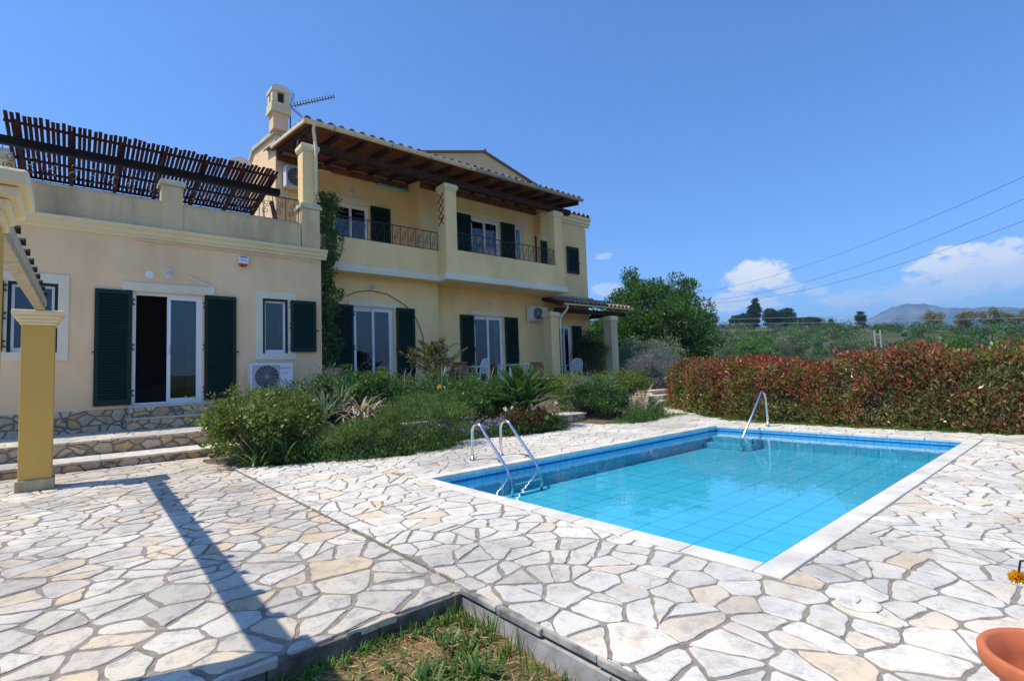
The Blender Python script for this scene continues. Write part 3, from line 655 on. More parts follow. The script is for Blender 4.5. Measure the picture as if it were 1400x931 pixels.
# ladder: two rails, steps
ld = Thing('pool_ladder', 'steel pool ladder with two hooped rails at the near left edge of the pool', 'pool ladder', (4.72, 6.0, 0))
def hoop(x, yb, yp, top, zlow):
    p = [(x, yb, .0)]; 
    p += [(x, yb-.005, top*.35), (x, yb-.01, top*.7)]
    cy = yb-.13; 
    for k in range(0, 9):
        a = math.pi*(1-k/8.)*1.0; rr = .12; p.append((x, cy - math.cos(a)*(-rr)*-1 if False else cy + math.cos(math.pi-a)*rr*1.0, top*.78 + math.sin(a)*rr*1.0))
    p += [(x, yp+.16, .12), (x, yp, -.10), (x, yp-.03, -.3), (x, yp-.03, zlow)]
    return p
def hoop2(x, yb, yp, top, zlow, r_=.13):
    p = [(x, yb, .0), (x, yb, (top-r_)*.5), (x, yb, top-r_)]
    for k in range(1, 10):
        a = math.pi*k/10*.93; p.append((x, yb - r_ + math.cos(a)*r_, top - r_ + math.sin(a)*r_))
    yl = p[-1][1]; zl = p[-1][2]
    for f in (.3, .6, .9): p.append((x, yl+(yp-yl)*f, zl+(WZ+.02-zl)*f))
    p += [(x, yp-.02, WZ-.08), (x, yp-.04, WZ-.2), (x, yp-.04, zlow)]
    return p
for x in (4.46, 5.0):
    q = ld.part('rail', MB().tube(hoop2(x, 6.16, 5.33, .53, -.385), .022, 12), m_steel, smooth=True)
    ld.part('floor_flange', MB().lathe((x, 6.16, .003), [(.001, .016), (.045, .014), (.05, .0)], 16), m_steel, q)
for z in (-.24,): ld.part('step', MB().box(4.48, 4.98, 5.25, 5.33, z, z+.025), m_steel, bevel=.004)
hr = Thing('pool_handrail', 'single curved steel handrail at the far corner of the pool', 'handrail', (10.7, 4.55, 0))
p = [(10.74, 4.60, 0), (10.73, 4.60, .3), (10.72, 4.60, .56)]
for k in range(1, 9): a = math.pi*k/9*.8; p.append((10.60+math.cos(a)*.12, 4.61, .58+math.sin(a)*.12))
p += [(10.15, 4.64, .26), (9.80, 4.67, -.10), (9.72, 4.68, -.25), (9.68, 4.68, -.385)]
q = hr.part('rail', MB().tube(p, .022, 12), m_steel, smooth=True); hr.part('floor_flange', MB().lathe((10.74, 4.60, .003), [(.001, .016), (.045, .014), (.05, .0)], 16), m_steel, q)
# skimmer lid
sk = Thing('skimmer_lid', 'worn white skimmer lid lying in the paving off the near pool corner', 'skimmer lid', (3.1, .93, .004))
sk.part('lid', MB().lathe((3.1, .93, .004), [(.001, .008), (.08, .008), (.095, .004), (.10, 0)], 28), m_stone, smooth=False)
sk.part('grip', MB().box(3.07, 3.13, .925, .935, .016, .02), m_acgrey)

# ------------------------------------------------------------------ steps and terraces on the left
s1 = MB(); s1.box(-7, 2.3, 10.33, 11.1, -.2, .09); bev(struct('terrace_step', s1, m_facing_low), .01)
s2 = MB(); s2.box(-7, 2.6, 11.13, 13.25, -.2, .335); struct('terrace', s2, m_facing_low)
tr = MB()
for (ya, yb, z, xe) in ((10.30, 11.12, .09, 2.33), (11.09, 13.17, .335, 2.63)):
    if z < .2:
        x = -7
        while x < xe:
            l = rnd.uniform(.5, 1.1); e_ = min(xe, x+l); tr.box(x, e_-.006, ya-rnd.uniform(0, .012), yb, z, z+.032); x = e_
    else:
        sdt = seed_pts(-7.2, xe, ya-.1, yb+.1, .5, rnd, 0, 1.2)
        stones(tr, sdt, [rnd.uniform(0, .006) for _ in sdt], z+.032, lambda x, y: [(0, -1, -ya), (0, 1, yb), (1, 0, xe)], rnd, lambda x, y: True)
struct('terrace_treads', tr, m_stone2)
struct('terrace_bed', MB().box(-7, 2.62, 11.1, 13.18, .33, .356), m_mortar)
ds = Thing('door_steps', 'two low stone clad steps in front of the left terrace door', 'doorstep', (1.6, 12.9, .36))
ds.part('lower_step', MB().box(.82, 2.42, 12.55, 13.17, .36, .575), m_facing_low); ds.part('lower_tread', MB().box(.80, 2.44, 12.52, 13.17, .578, .605), m_stone2, bevel=.006)
ds.part('upper_step', MB().box(.86, 2.36, 12.88, 13.17, .608, .80), m_facing); ds.part('upper_tread', MB().box(.84, 2.38, 12.86, 13.17, .803, .83), m_coping, bevel=.006)

# ------------------------------------------------------------------ the villa
V_ = Thing('villa', 'two storey yellow villa with dark green shutters, veranda and roof terrace wing', 'house', (8, 15, 0))
def wall_y(Y, x0, x1, z0, z1, ops=(), th=.16):
    mb = MB(); xs = sorted({x0, x1, *[o[0] for o in ops], *[o[1] for o in ops]}); zs = sorted({z0, z1, *[o[2] for o in ops], *[o[3] for o in ops]})
    for i in range(len(xs)-1):
        for j in range(len(zs)-1):
            a, b, c, d = xs[i], xs[i+1], zs[j], zs[j+1]; mx, mz = (a+b)/2, (c+d)/2
            if any(o[0] < mx < o[1] and o[2] < mz < o[3] for o in ops): continue
            for yy in (Y, Y+th): mb.quad((a, yy, c), (b, yy, c), (b, yy, d), (a, yy, d))
    for (a, b, c, d) in ops:
        mb.quad((a, Y, c), (a, Y+th, c), (a, Y+th, d), (a, Y, d)); mb.quad((b, Y, c), (b, Y+th, c), (b, Y+th, d), (b, Y, d))
        mb.quad((a, Y, d), (b, Y, d), (b, Y+th, d), (a, Y+th, d)); mb.quad((a, Y, c), (b, Y, c), (b, Y+th, c), (a, Y+th, c))
    return mb
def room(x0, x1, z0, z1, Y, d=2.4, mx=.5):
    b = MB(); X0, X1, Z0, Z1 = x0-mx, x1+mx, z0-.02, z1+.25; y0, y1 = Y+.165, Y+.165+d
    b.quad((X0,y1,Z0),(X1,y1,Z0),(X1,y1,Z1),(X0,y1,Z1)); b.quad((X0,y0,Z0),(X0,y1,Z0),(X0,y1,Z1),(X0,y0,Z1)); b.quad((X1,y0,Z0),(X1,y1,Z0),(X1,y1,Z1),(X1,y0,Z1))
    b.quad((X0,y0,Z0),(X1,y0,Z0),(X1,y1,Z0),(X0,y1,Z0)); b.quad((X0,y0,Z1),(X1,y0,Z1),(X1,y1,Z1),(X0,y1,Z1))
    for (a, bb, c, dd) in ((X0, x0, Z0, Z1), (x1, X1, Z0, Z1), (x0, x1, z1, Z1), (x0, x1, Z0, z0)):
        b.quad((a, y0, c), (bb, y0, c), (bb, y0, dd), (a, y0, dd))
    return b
def shutter(x0, x1, z0, z1, Y, hinge=1, label=None, handle=False, tilt=0):
    """louvred leaf lying open on the wall; Y = back face"""
    mb = MB(); t_ = .045; s_ = .07; f = Y-t_
    mb.box(x0, x0+s_, f, Y, z0, z1); mb.box(x1-s_, x1, f, Y, z0, z1); mb.box(x0+s_, x1-s_, f+.001, Y-.001, z0, z0+.10); mb.box(x0+s_, x1-s_, f+.001, Y-.001, z1-.09, z1)
    zm = z0+.1; n = max(6, int((z1-.09-zm)/.058)); dz = (z1-.09-zm)/n
    for i in range(n):
        z = zm+dz*i; a, b = x0+s_-.004, x1-s_+.004
        mb.hexa([(a, f+.004, z+.002), (b, f+.004, z+.002), (b, Y-.006, z+dz*.80), (a, Y-.006, z+dz*.80), (a, f+.004, z+.012), (b, f+.004, z+.012), (b, Y-.006, z+dz*.98), (a, Y-.006, z+dz*.98)])
    mb.box(x0+s_, x1-s_, Y-.004, Y-.001, zm, z1-.09)
    o = V_.part('shutter', mb, m_green, label=label)
    hx = x0 if hinge < 0 else x1
    for z in (z0+(z1-z0)*.1, (z0+z1)/2, z1-(z1-z0)*.1):
        hb_ = MB()
        for dz_ in (-.05, .05): hb_.box(hx-.035, hx+.045, f-.02, f+.004, z+dz_-.016, z+dz_+.016)
        hb_.box(hx-.01, hx+.01, f-.015, f+.003, z-.033, z+.033); V_.part('hinge', hb_, m_black, o)
    ox = x1 if hinge < 0 else x0
    V_.part('stay', MB().box(ox-.03, ox+.05, f-.03, f+.002, (z0+z1)/2-.12, (z0+z1)/2-.09), m_black, o); return o
def sliding(x0, x1, z0, z1, Y, open_left=False, kind='sliding_door', sill=True, curtain=False, panes=2, label=None):
    y0 = Y+.05; fr = MB(); w_ = .05
    fr.box(x0, x0+w_, y0, y0+.09, z0, z1); fr.box(x1-w_, x1, y0, y0+.09, z0, z1); fr.box(x0+w_, x1-w_, y0+.001, y0+.089, z1-w_, z1); fr.box(x0+w_, x1-w_, y0+.001, y0+.089, z0, z0+.045)
    d = V_.part(kind, fr, m_white, label=label, bevel=.004)
    xm = (x0+x1)/2; lv = []
    if panes == 2:
        lv = [(xm-.03, x1-w_, y0+.012)]
        lv.append((xm-.03, x1-w_, y0+.05) if open_left else (x0+w_, xm+.03, y0+.05))
    else: lv = [(x0+w_, x1-w_, y0+.02)]
    for (a, b, yy) in lv:
        s_ = .065 if panes == 2 else .04; lf = MB()
        lf.box(a, a+s_, yy, yy+.035, z0+.046, z1-w_-.001); lf.box(b-s_, b, yy, yy+.035, z0+.046, z1-w_-.001); lf.box(a+s_, b-s_, yy+.001, yy+.034, z0+.046, z0+.046+s_); lf.box(a+s_, b-s_, yy+.001, yy+.034, z1-w_-.001-s_, z1-w_-.001)
        V_.part('leaf_frame', lf, m_white, d, bevel=.003)
        V_.part('glass_pane', MB().box(a+s_-.005, b-s_+.005, yy+.015, yy+.019, z0+.046+s_-.005, z1-w_-s_+.004), m_glass, d)
    if panes == 2: V_.part('handle', MB().box(xm+.01, xm+.03, y0-.02, y0+.012, (z0+z1)/2-.12, (z0+z1)/2+.08), m_acgrey, d, bevel=.004)
    if curtain:
        cm_ = MB(); a, b = (x1-.26, x1-.07); k = 14
        pts = [(a+(b-a)*i/k, Y+.26+.03*math.sin(i*2.1)) for i in range(k+1)]
        for i in range(k): cm_.quad((*pts[i], z0+.08), (*pts[i+1], z0+.08), (*pts[i+1], z1-.1), (*pts[i], z1-.1))
        V_.part('curtain', cm_, m_curtain, d)
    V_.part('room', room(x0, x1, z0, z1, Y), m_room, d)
    if sill: V_.part('sill', MB().box(x0-.06, x1+.06, Y-.06, Y+.045, z0-.035, z0-.003), m_coping, d, bevel=.005)
    return d
def lintel(x0, x1, z0, z1, Y): return V_.part('lintel', MB().box(x0, x1, Y-.035, Y+.02, z0, z1), m_crmwhite, bevel=.006)
# --- wing
WY = 13.2
V_.part('wing_wall', wall_y(WY, -7, 4.86, .79, 4.36, [(.93, 2.19, .84, 3.21), (3.44, 4.02, 1.92, 3.25), (-.95, -.25, 1.94, 3.27)]), m_wing)
V_.part('wing_end_wall', MB().quad((4.86, WY, .3), (4.86, 16.1, .3), (4.86, 16.1, 4.36), (4.86, WY, 4.36)), m_wing)
pl = wall_y(WY-.03, -7, 4.88, .3, .785, [(.93, 2.19, .5, .785)], .028); pl.quad((-7, WY-.03, .785), (.93, WY-.03, .785), (.93, WY, .79), (-7, WY, .79)); pl.quad((2.19, WY-.03, .785), (4.88, WY-.03, .785), (4.88, WY, .79), (2.19, WY, .79))
V_.part('stone_plinth', pl, m_facing)
sliding(.93, 2.19, .84, 3.21, WY, open_left=True, curtain=True, label='white sliding terrace door with its left half open')
shutter(.30, .91, .86, 3.23, WY-.012, 1); shutter(2.22, 2.86, .88, 3.23, WY-.012, -1)
lintel(.74, 2.40, 3.235, 3.42, WY)
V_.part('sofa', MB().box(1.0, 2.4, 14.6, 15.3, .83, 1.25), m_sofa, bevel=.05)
def window(x0, x1, z0, z1, Y, tx0, tx1, tz0, tz1, label=None):
    d = sliding(x0, x1, z0, z1, Y, kind='window', sill=False, panes=1, label=label)
    tr_ = MB()
    for q in ((tx0, x0, tz0, tz1), (x1, tx1, tz0, tz1), (x0, x1, z1, tz1), (x0, x1, tz0, z0)): tr_.box(q[0]+.0005, q[1]-.0005, Y-.03, Y+.01, q[2], q[3])
    V_.part('surround', tr_, m_crmwhite, d)
    g_ = MB(); g_.box(x0, x0+.05, Y-.012, Y+.04, z0, z1); g_.box(x1-.05, x1, Y-.012, Y+.04, z0, z1); g_.box(x0+.05, x1-.05, Y-.011, Y+.04, z1-.05, z1); V_.part('green_frame', g_, m_green, d)
    return d
window(3.44, 4.02, 1.92, 3.25, WY, 3.28, 4.22, 1.77, 3.42); shutter(4.08, 4.70, 1.95, 3.24, WY-.035, -1)
window(-.95, -.25, 1.94, 3.27, WY, -1.12, -.09, 1.78, 3.45); shutter(-1.62, -1.0, 1.96, 3.26, WY-.035, 1)
# cornice, parapet and piers
c_ = [(WY, 4.36), (WY-.03, 4.36), (WY-.045, 4.41), (WY-.09, 4.44), (WY-.10, 4.50), (WY-.15, 4.54), (WY-.16, 4.60), (WY, 4.60)]
V_.part('cornice', MB().prism_x(c_, -7, 4.99), m_cream); 
V_.part('conduit', MB().tube([(.95, WY-.05, 4.33), (4.8, WY-.05, 4.30)], .018, 6), m_fascia)
V_.part('parapet', MB().box(-7, 4.36, WY+.02, WY+.2, 4.60, 5.22), m_para)
V_.part('parapet_coping', MB().box(-7, 4.36, WY+.0, WY+.22, 5.222, 5.25), m_capg, bevel=.006)
def pier(x0, x1, y0, y1, z0, z1, cap=.13, m=m_para):
    o = V_.part('parapet_pier', MB().box(x0, x1, y0, y1, z0, z1), m, bevel=.01)
    V_.part('cap', MB().box(x0-.05, x1+.05, y0-.05, y1+.05, z1+.002, z1+cap*.55).box(x0-.02, x1+.02, y0-.02, y1+.02, z1+cap*.551, z1+cap), m_capg, o, bevel=.01)
pier(1.40, 1.80, WY-.012, WY+.36, 4.602, 5.62); pier(-1.62, -1.2, WY-.012, WY+.36, 4.602, 5.62); pier(4.38, 4.84, WY-.012, WY+.42, 4.602, 5.66, .15)
V_.part('terrace_floor', MB().box(-7, 4.84, WY+.2, 18.6, 4.4, 4.62), m_conc)
V_.part('wing_back_wall', MB().box(-7, 4.5, 18.6, 18.8, .3, 5.2), m_wing)
# --- ground floor of the main house
FZ = .85
V_.part('left_ground_wall', wall_y(14.5, 4.87, 9.25, .3, 4.4, [(6.30, 7.58, .86, 3.38)]), m_main)
V_.part('ground_wall_return', MB().box(9.11, 9.25, 14.665, 14.95, .3, 4.4), m_main)
V_.part('right_ground_wall', wall_y(14.95, 9.255, 14.62, .3, 4.4, [(11.06, 12.42, .86, 3.38)]), m_main)
V_.part('end_block_wall', wall_y(15.05, 14.625, 17.55, .3, 7.82, [(15.55, 16.32, .86, 3.2), (15.1, 15.6, 5.76, 6.69)]), m_main)
V_.part('end_block_side_wall', MB().box(17.40, 17.55, 15.215, 22, .3, 7.82), m_main)
sliding(6.30, 7.58, .86, 3.38, 14.5); shutter(5.62, 6.27, .88, 3.42, 14.488, 1); shutter(7.68, 8.33, .88, 3.42, 14.488, -1); lintel(6.12, 7.8, 3.40, 3.56, 14.5)
sliding(11.06, 12.42, .86, 3.38, 14.95, curtain=True); shutter(10.42, 11.03, .88, 3.39, 14.938, 1); shutter(12.5, 13.15, .88, 3.39, 14.938, -1); lintel(10.88, 12.62, 3.40, 3.56, 14.95)
sliding(15.55, 16.32, .86, 3.2, 15.05); shutter(14.68, 15.5, .88, 3.2, 15.038, 1); shutter(16.36, 16.95, .88, 3.2, 15.038, -1)
# --- balcony slab with moulded edge
def balc(x0, x1, Y, zt, Yb, left=True):
    pr = [(Y+.06, 4.30), (Y-.06, 4.34), (Y-.075, 4.40), (Y-.03, 4.42), (Y-.035, 4.50), (Y-.005, 4.52), (Y, 4.53), (Y, zt), (Y+.16, zt), (Y+.16, 4.62), (Yb, 4.62), (Yb, 4.305)]
    return pr
V_.part('left_balcony', MB().prism_x(balc(0, 0, 14.0, 5.30, 16.3), 4.87, 8.99), m_main)
V_.part('left_balcony_moulding', MB().prism_x([(13.999, 4.28), (13.90, 4.30), (13.90, 4.37), (13.94, 4.40), (13.94, 4.50), (13.965, 4.53), (13.999, 4.53)], 4.87, 8.93), m_crmwhite)
V_.part('right_balcony', MB().prism_x(balc(0, 0, 13.55, 5.30, 15.3), 9.0, 14.45), m_main)
V_.part('right_balcony_moulding', MB().prism_x([(13.549, 4.28), (13.44, 4.30), (13.44, 4.37), (13.48, 4.40), (13.48, 4.50), (13.515, 4.53), (13.549, 4.53)], 8.90, 14.55).box(8.90, 8.999, 13.551, 15.0, 4.28, 4.37).box(8.94, 8.999, 13.551, 15.0, 4.371, 4.50).box(14.451, 14.55, 13.551, 15.0, 4.28, 4.37), m_crmwhite)
V_.part('balcony_side_wall', MB().box(14.29, 14.45, 13.72, 15.0, 4.625, 5.30), m_main)
V_.part('balcony_joint_wall', MB().box(9.0, 9.16, 13.72, 14.0, 4.625, 5.30), m_main)
V_.part('balcony_drip', MB().tube([(11.9, 13.47, 4.30), (14.4, 13.47, 4.30)], .02, 6), m_white)
# --- upper walls
V_.part('upper_left_wall', wall_y(16.2, 4.6, 9.1, 4.62, 8.28, [(6.38, 7.62, 4.68, 7.08)]), m_main)
V_.part('upper_step_wall', MB().quad((9.1, 15.3, 4.62), (9.1, 16.2, 4.62), (9.1, 16.2, 8.28), (9.1, 15.3, 8.2)), m_main)
V_.part('upper_right_wall', wall_y(15.3, 9.1, 14.62, 4.62, 8.14, [(11.30, 12.68, 4.68, 7.19), (13.52, 13.92, 4.68, 7.19)]), m_main)
V_.part('upper_return_wall', MB().quad((14.62, 15.05, 4.4), (14.62, 15.3, 4.4), (14.62, 15.3, 8.14), (14.62, 15.05, 8.14)), m_main)
sliding(6.38, 7.62, 4.68, 7.08, 16.2); shutter(5.7, 6.34, 4.7, 7.12, 16.188, 1); shutter(7.68, 8.42, 4.7, 7.16, 16.188, -1); lintel(6.15, 7.86, 7.14, 7.32, 16.2)
sliding(11.30, 12.68, 4.68, 7.19, 15.3, curtain=True); shutter(10.62, 11.27, 4.7, 7.22, 15.288, 1); shutter(12.74, 13.46, 4.7, 7.22, 15.288, -1); lintel(10.7, 12.95, 7.24, 7.38, 15.3)
sliding(13.52, 13.92, 4.68, 7.19, 15.3, panes=1, kind='narrow_window', sill=False); lintel(13.3, 14.15, 7.23, 7.40, 15.3)
sliding(15.1, 15.6, 5.76, 6.69, 15.05, panes=1, kind='small_window', sill=False); shutter(14.66, 15.08, 5.74, 6.70, 15.038, 1); lintel(14.75, 15.7, 6.74, 6.92, 15.05)
shutter(16.22, 16.98, 5.50, 6.68, 15.038, -1, label='closed green shutter high on the end block')
# end block cornice and roof edge
cc = [(15.05, 7.70), (14.99, 7.72), (14.99, 7.80), (14.93, 7.84), (14.92, 7.95), (14.86, 7.99), (14.85, 8.10), (15.05, 8.10)]
V_.part('end_cornice', MB().prism_x(cc, 14.64, 17.74), m_cream)
# side walls of the upper floor, gable and chimney
gw = MB(); P_ = [(16.17, 4.6), (19.3, 4.6), (19.3, 8.75), (18.6, 9.12), (16.17, 8.80)]
gw.add([(4.6, y, z) for y, z in P_] + [(4.85, y, z) for y, z in P_], [(0,1,2,3,4), (9,8,7,6,5)] + [(i, (i+1) % 5, 5+(i+1) % 5, 5+i) for i in range(5)])
V_.part('upper_end_wall', gw, m_wing)
V_.part('gable_coping', MB().hexa([(4.52, 16.12, 8.80), (4.93, 16.12, 8.80), (4.93, 18.6, 9.13), (4.52, 18.6, 9.13), (4.52, 16.12, 8.92), (4.93, 16.12, 8.92), (4.93, 18.6, 9.25), (4.52, 18.6, 9.25)]).hexa([(4.52, 18.602, 9.13), (4.93, 18.602, 9.13), (4.93, 19.5, 8.66), (4.52, 19.5, 8.66), (4.52, 18.602, 9.25), (4.93, 18.602, 9.25), (4.93, 19.5, 8.78), (4.52, 19.5, 8.78)]), m_capg)
V_.part('gable_shoulder', MB().box(4.86, 5.35, 16.18, 16.45, 8.29, 8.80).box(4.56, 5.4, 16.15, 16.5, 8.802, 8.90), m_capg)
ch = V_.part('chimney', MB().box(4.48, 4.92, 15.98, 16.42, 8.905, 9.72), m_wing, bevel=.01)
V_.part('chimney_collar', MB().box(4.40, 5.0, 15.90, 16.50, 9.42, 9.52).box(4.42, 4.98, 15.92, 16.48, 9.522, 9.60), m_cream, ch, bevel=.012)
hd = MB(); X0, X1, Y0, Y1 = 4.45, 4.95, 15.95, 16.45; zb, zt = 9.73, 10.08
for (a, b, c, d) in ((X0, X0+.15, Y0, Y0+.1), (X1-.15, X1, Y0, Y0+.1), (X0, X0+.15, Y1-.1, Y1), (X1-.15, X1, Y1-.1, Y1), (X0, X0+.1, Y0+.101, Y0+.18), (X0, X0+.1, Y1-.18, Y1-.101), (X1-.1, X1, Y0+.101, Y0+.18), (X1-.1, X1, Y1-.18, Y1-.101)): hd.box(a, b, c, d, zb, zt)
hd.box(X0-.03, X1+.03, Y0-.03, Y1+.03, 9.602, 9.728)
V_.part('chimney_head', hd, m_cream, ch)
cv = MB(); pr = [(X0-.03, zt+.002), (X1+.03, zt+.002)] + [((X0+X1)/2+math.cos(a)*.28, zt+.05+math.sin(a)*.16) for a in [math.pi*k/10 for k in range(11)]]
cv.prism_y(pr, Y0-.04, Y1+.04); V_.part('chimney_cap', cv, m_crmwhite, ch)
V_.part('flue_lining', MB().box(4.56, 4.84, 16.06, 16.34, 9.73, 10.07), m_black, ch)
# back gable
gb = MB(); G_ = [(9.5, 7.9), (17.1, 7.9), (17.1, 9.80), (13.35, 10.80), (9.5, 9.78)]
gb.add([(x, 17.0, z) for x, z in G_] + [(x, 21.9, z) for x, z in G_], [(0,1,2,3,4), (9,8,7,6,5)] + [(i, (i+1) % 5, 5+(i+1) % 5, 5+i) for i in range(5)])
V_.part('back_gable', gb, m_gable)
def gslope(x0, z0, x1, z1, th): return MB().hexa([(x0, 16.9, z0), (x1, 16.9, z1), (x1, 22, z1), (x0, 22, z0), (x0, 16.9, z0+th), (x1, 16.9, z1+th), (x1, 22, z1+th), (x0, 22, z0+th)])
V_.part('gable_roof', gslope(9.3, 9.74, 13.35, 10.81, .07), m_tile); V_.part('gable_roof', gslope(13.352, 10.81, 17.3, 9.76, .07), m_tile); V_.part('ridge_tile', MB().tube([(13.35, 16.88, 10.86), (13.35, 22, 10.86)], .08, 10), m_tile)
# --- columns of the veranda
def column(x0, x1, y0, y1, z0, z1, m=m_main, cap=m_cream, body='column'):
    o = V_.part(body, MB().box(x0, x1, y0, y1, z0, z1-.2), m, bevel=.01)
    k = MB().box(x0-.03, x1+.03, y0-.03, y1+.03, z1-.198, z1-.15).box(x0-.05, x1+.05, y0-.05, y1+.05, z1-.149, z1-.04).box(x0-.02, x1+.02, y0-.02, y1+.02, z1-.039, z1)
    V_.part('capital', k, cap, o, bevel=.008); return o
column(4.42, 4.80, 13.22, 13.60, 5.812, 7.40); column(9.02, 9.45, 13.56, 13.99, 5.302, 7.46); column(14.0, 14.44, 13.56, 13.99, 5.302, 7.46)
V_.part('end_pilaster', MB().box(14.66, 15.3, 14.99, 15.048, 6.96, 7.69), m_main)
V_.part('column_foot', MB().box(9.001, 9.46, 13.545, 14.0, 4.54, 5.30), m_main); V_.part('column_foot', MB().box(13.99, 14.452, 13.545, 14.0, 4.54, 5.30), m_main)
# --- veranda roof: beam, rafters, boards, gutter, tiles
SL = .13; EY = 13.22
def rz(y): return 7.97 + SL*(y-EY)
V_.part('veranda_beam', MB().box(4.45, 15.0, 13.60, 13.80, 7.462, 7.66), m_brownd, bevel=.01)
V_.part('wall_beam', MB().box(4.62, 9.09, 16.06, 16.19, 8.0, 8.17).box(9.12, 14.9, 15.16, 15.29, 7.82, 8.02), m_brown)
xr = 4.62
while xr < 15.1:
    V_.part('rafter', MB().hexa([(xr, EY+.05, rz(EY+.05)-.17), (xr+.10, EY+.05, rz(EY+.05)-.17), (xr+.10, 16.3, rz(16.3)-.17), (xr, 16.3, rz(16.3)-.17), (xr, EY+.05, rz(EY+.05)-.03), (xr+.10, EY+.05, rz(EY+.05)-.03), (xr+.10, 16.3, rz(16.3)-.03), (xr, 16.3, rz(16.3)-.03)]), m_brownd); xr += .745
bd = MB(); n = 26
for i in range(n):
    y0 = EY + (16.4-EY)*i/n; y1 = EY+(16.4-EY)*(i+1)/n-.006
    bd.hexa([(4.5, y0, rz(y0)-.028), (15.15, y0, rz(y0)-.028), (15.15, y1, rz(y1)-.028), (4.5, y1, rz(y1)-.028), (4.5, y0, rz(y0)), (15.15, y0, rz(y0)), (15.15, y1, rz(y1)), (4.5, y1, rz(y1))])
V_.part('roof_boards', bd, m_brown)
V_.part('purlin', MB().box(4.6, 15.05, 14.55, 14.67, rz(14.6)-.31, rz(14.6)-.175), m_brownd)
V_.part('bargeboard', MB().hexa([(4.44, EY-.05, rz(EY)-.03), (4.495, EY-.05, rz(EY)-.03), (4.495, 16.15, rz(16.1)-.03), (4.44, 16.15, rz(16.1)-.03), (4.44, EY-.05, rz(EY)+.06), (4.495, EY-.05, rz(EY)+.06), (4.495, 16.15, rz(16.1)+.06), (4.44, 16.15, rz(16.1)+.06)]), m_fascia)
def gutter(x0, x1, y, z, m, r=.075, th=.03, name='gutter'):
    gp = [(y+math.cos(a)*r, z+math.sin(a)*r) for a in [math.pi+math.pi*k/8 for k in range(9)]] + [(y+math.cos(a)*(r-th*.3), z+math.sin(a)*(r-th*.3)) for a in [2*math.pi-math.pi*k/8 for k in range(9)]]
    return V_.part(name, MB().prism_x(gp, x0, x1), m)
gutter(4.42, 9.9, EY-.09, 8.0, m_fascia, .09); gutter(9.905, 15.2, EY-.09, 8.0, m_gutgrey, .09)
br = MB()
for x in (5.2, 6.9, 8.2, 9.7, 11.2, 12.7, 14.2): br.box(x, x+.03, EY-.19, EY-.0, 7.90, 8.02)
V_.part('gutter_brackets', br, m_gutgrey)
def tile_roof(x0, x1, y0, y1, z0, slope, step=.30, row=.42, r=.10, name='roof_tiles', parent=None):
    mb = MB(); x = x0+r; ca = 6
    while x < x1-r*.5:
        y = y0; k = 0
        while y < y1:
            ye = min(y1, y+row+.04); rr = r*rnd.uniform(.94, 1.05); dx = rnd.uniform(-.008, .008); za = z0+slope*(y-y0)+.022; zb_ = z0+slope*(ye-y0)+.0
            vs = []
            for (yy, zz, q) in ((y, za, rr), (ye, zb_, rr*.88)):
                for j in range(ca+1): a = math.pi*j/ca; vs.append((x+dx+math.cos(a)*q, yy, zz+math.sin(a)*q))
                for j in range(ca+1): a = math.pi*(ca-j)/ca; vs.append((x+dx+math.cos(a)*(q-.014), yy, zz+math.sin(a)*(q-.014)))
            m_ = 2*(ca+1); mb.add(vs, [(j, (j+1) % m_, m_+(j+1) % m_, m_+j) for j in range(m_)] + [(0+j, 1+j, m_-2-j, m_-1-j) for j in range(ca)])
            y += row
        # pan tile between
        xa = x+step/2; vs = [(xa-step*.36, y0+.01, z0+.045), (xa, y0+.01, z0+.0), (xa+step*.36, y0+.01, z0+.045), (xa-step*.36, y1, z0+slope*(y1-y0)+.045), (xa, y1, z0+slope*(y1-y0)), (xa+step*.36, y1, z0+slope*(y1-y0)+.045)]
        mb.add(vs, [(0, 1, 4, 3), (1, 2, 5, 4)]); x += step
    return V_.part(name, mb, m_tile)
tile_roof(4.45, 15.2, EY-.06, 17.0, rz(EY)+.04, SL)
tile_roof(14.7, 17.8, 14.82, 16.9, 8.12, .16)
V_.part('roof_deck', MB().box(4.86, 17.5, 17.0, 21.8, 8.35, 8.45).box(14.65, 17.5, 15.2, 17.0, 7.95, 8.10), m_conc)
V_.part('downpipe', MB().tube([(4.70, EY-.09, 7.93), (4.70, EY-.02, 7.82), (4.73, 13.14, 7.35), (4.74, 13.15, 6.1), (4.86, 13.25, 5.9)], .045, 10), m_fascia, smooth=True)
# --- porch at the right
V_.part('porch_beam', MB().box(14.45, 18.9, 14.02, 14.20, 3.60, 3.78).box(18.0, 18.16, 14.202, 16.6, 3.60, 3.78), m_brownd, bevel=.01)
column(13.96, 14.40, 13.90, 14.32, .80, 3.56, body='porch_column'); column(17.62, 18.06, 13.90, 14.32, .80, 3.58, m_para, body='porch_column')
def pz(y): return 3.92+.33*(y-13.8)
pb = MB()
pb.hexa([(14.5, 13.84, pz(13.84)-.03), (18.95, 13.84, pz(13.84)-.03), (18.95, 15.04, pz(15.04)-.03), (14.5, 15.04, pz(15.04)-.03), (14.5, 13.84, pz(13.84)), (18.95, 13.84, pz(13.84)), (18.95, 15.04, pz(15.04)), (14.5, 15.04, pz(15.04))])
pb.hexa([(17.56, 15.045, pz(15.04)-.03), (18.95, 15.045, pz(15.04)-.03), (18.95, 16.6, pz(15.04)-.03), (17.56, 16.6, pz(15.04)-.03), (17.56, 15.045, pz(15.04)), (18.95, 15.045, pz(15.04)), (18.95, 16.6, pz(15.04)), (17.56, 16.6, pz(15.04))])
V_.part('porch_boards', pb, m_brown)
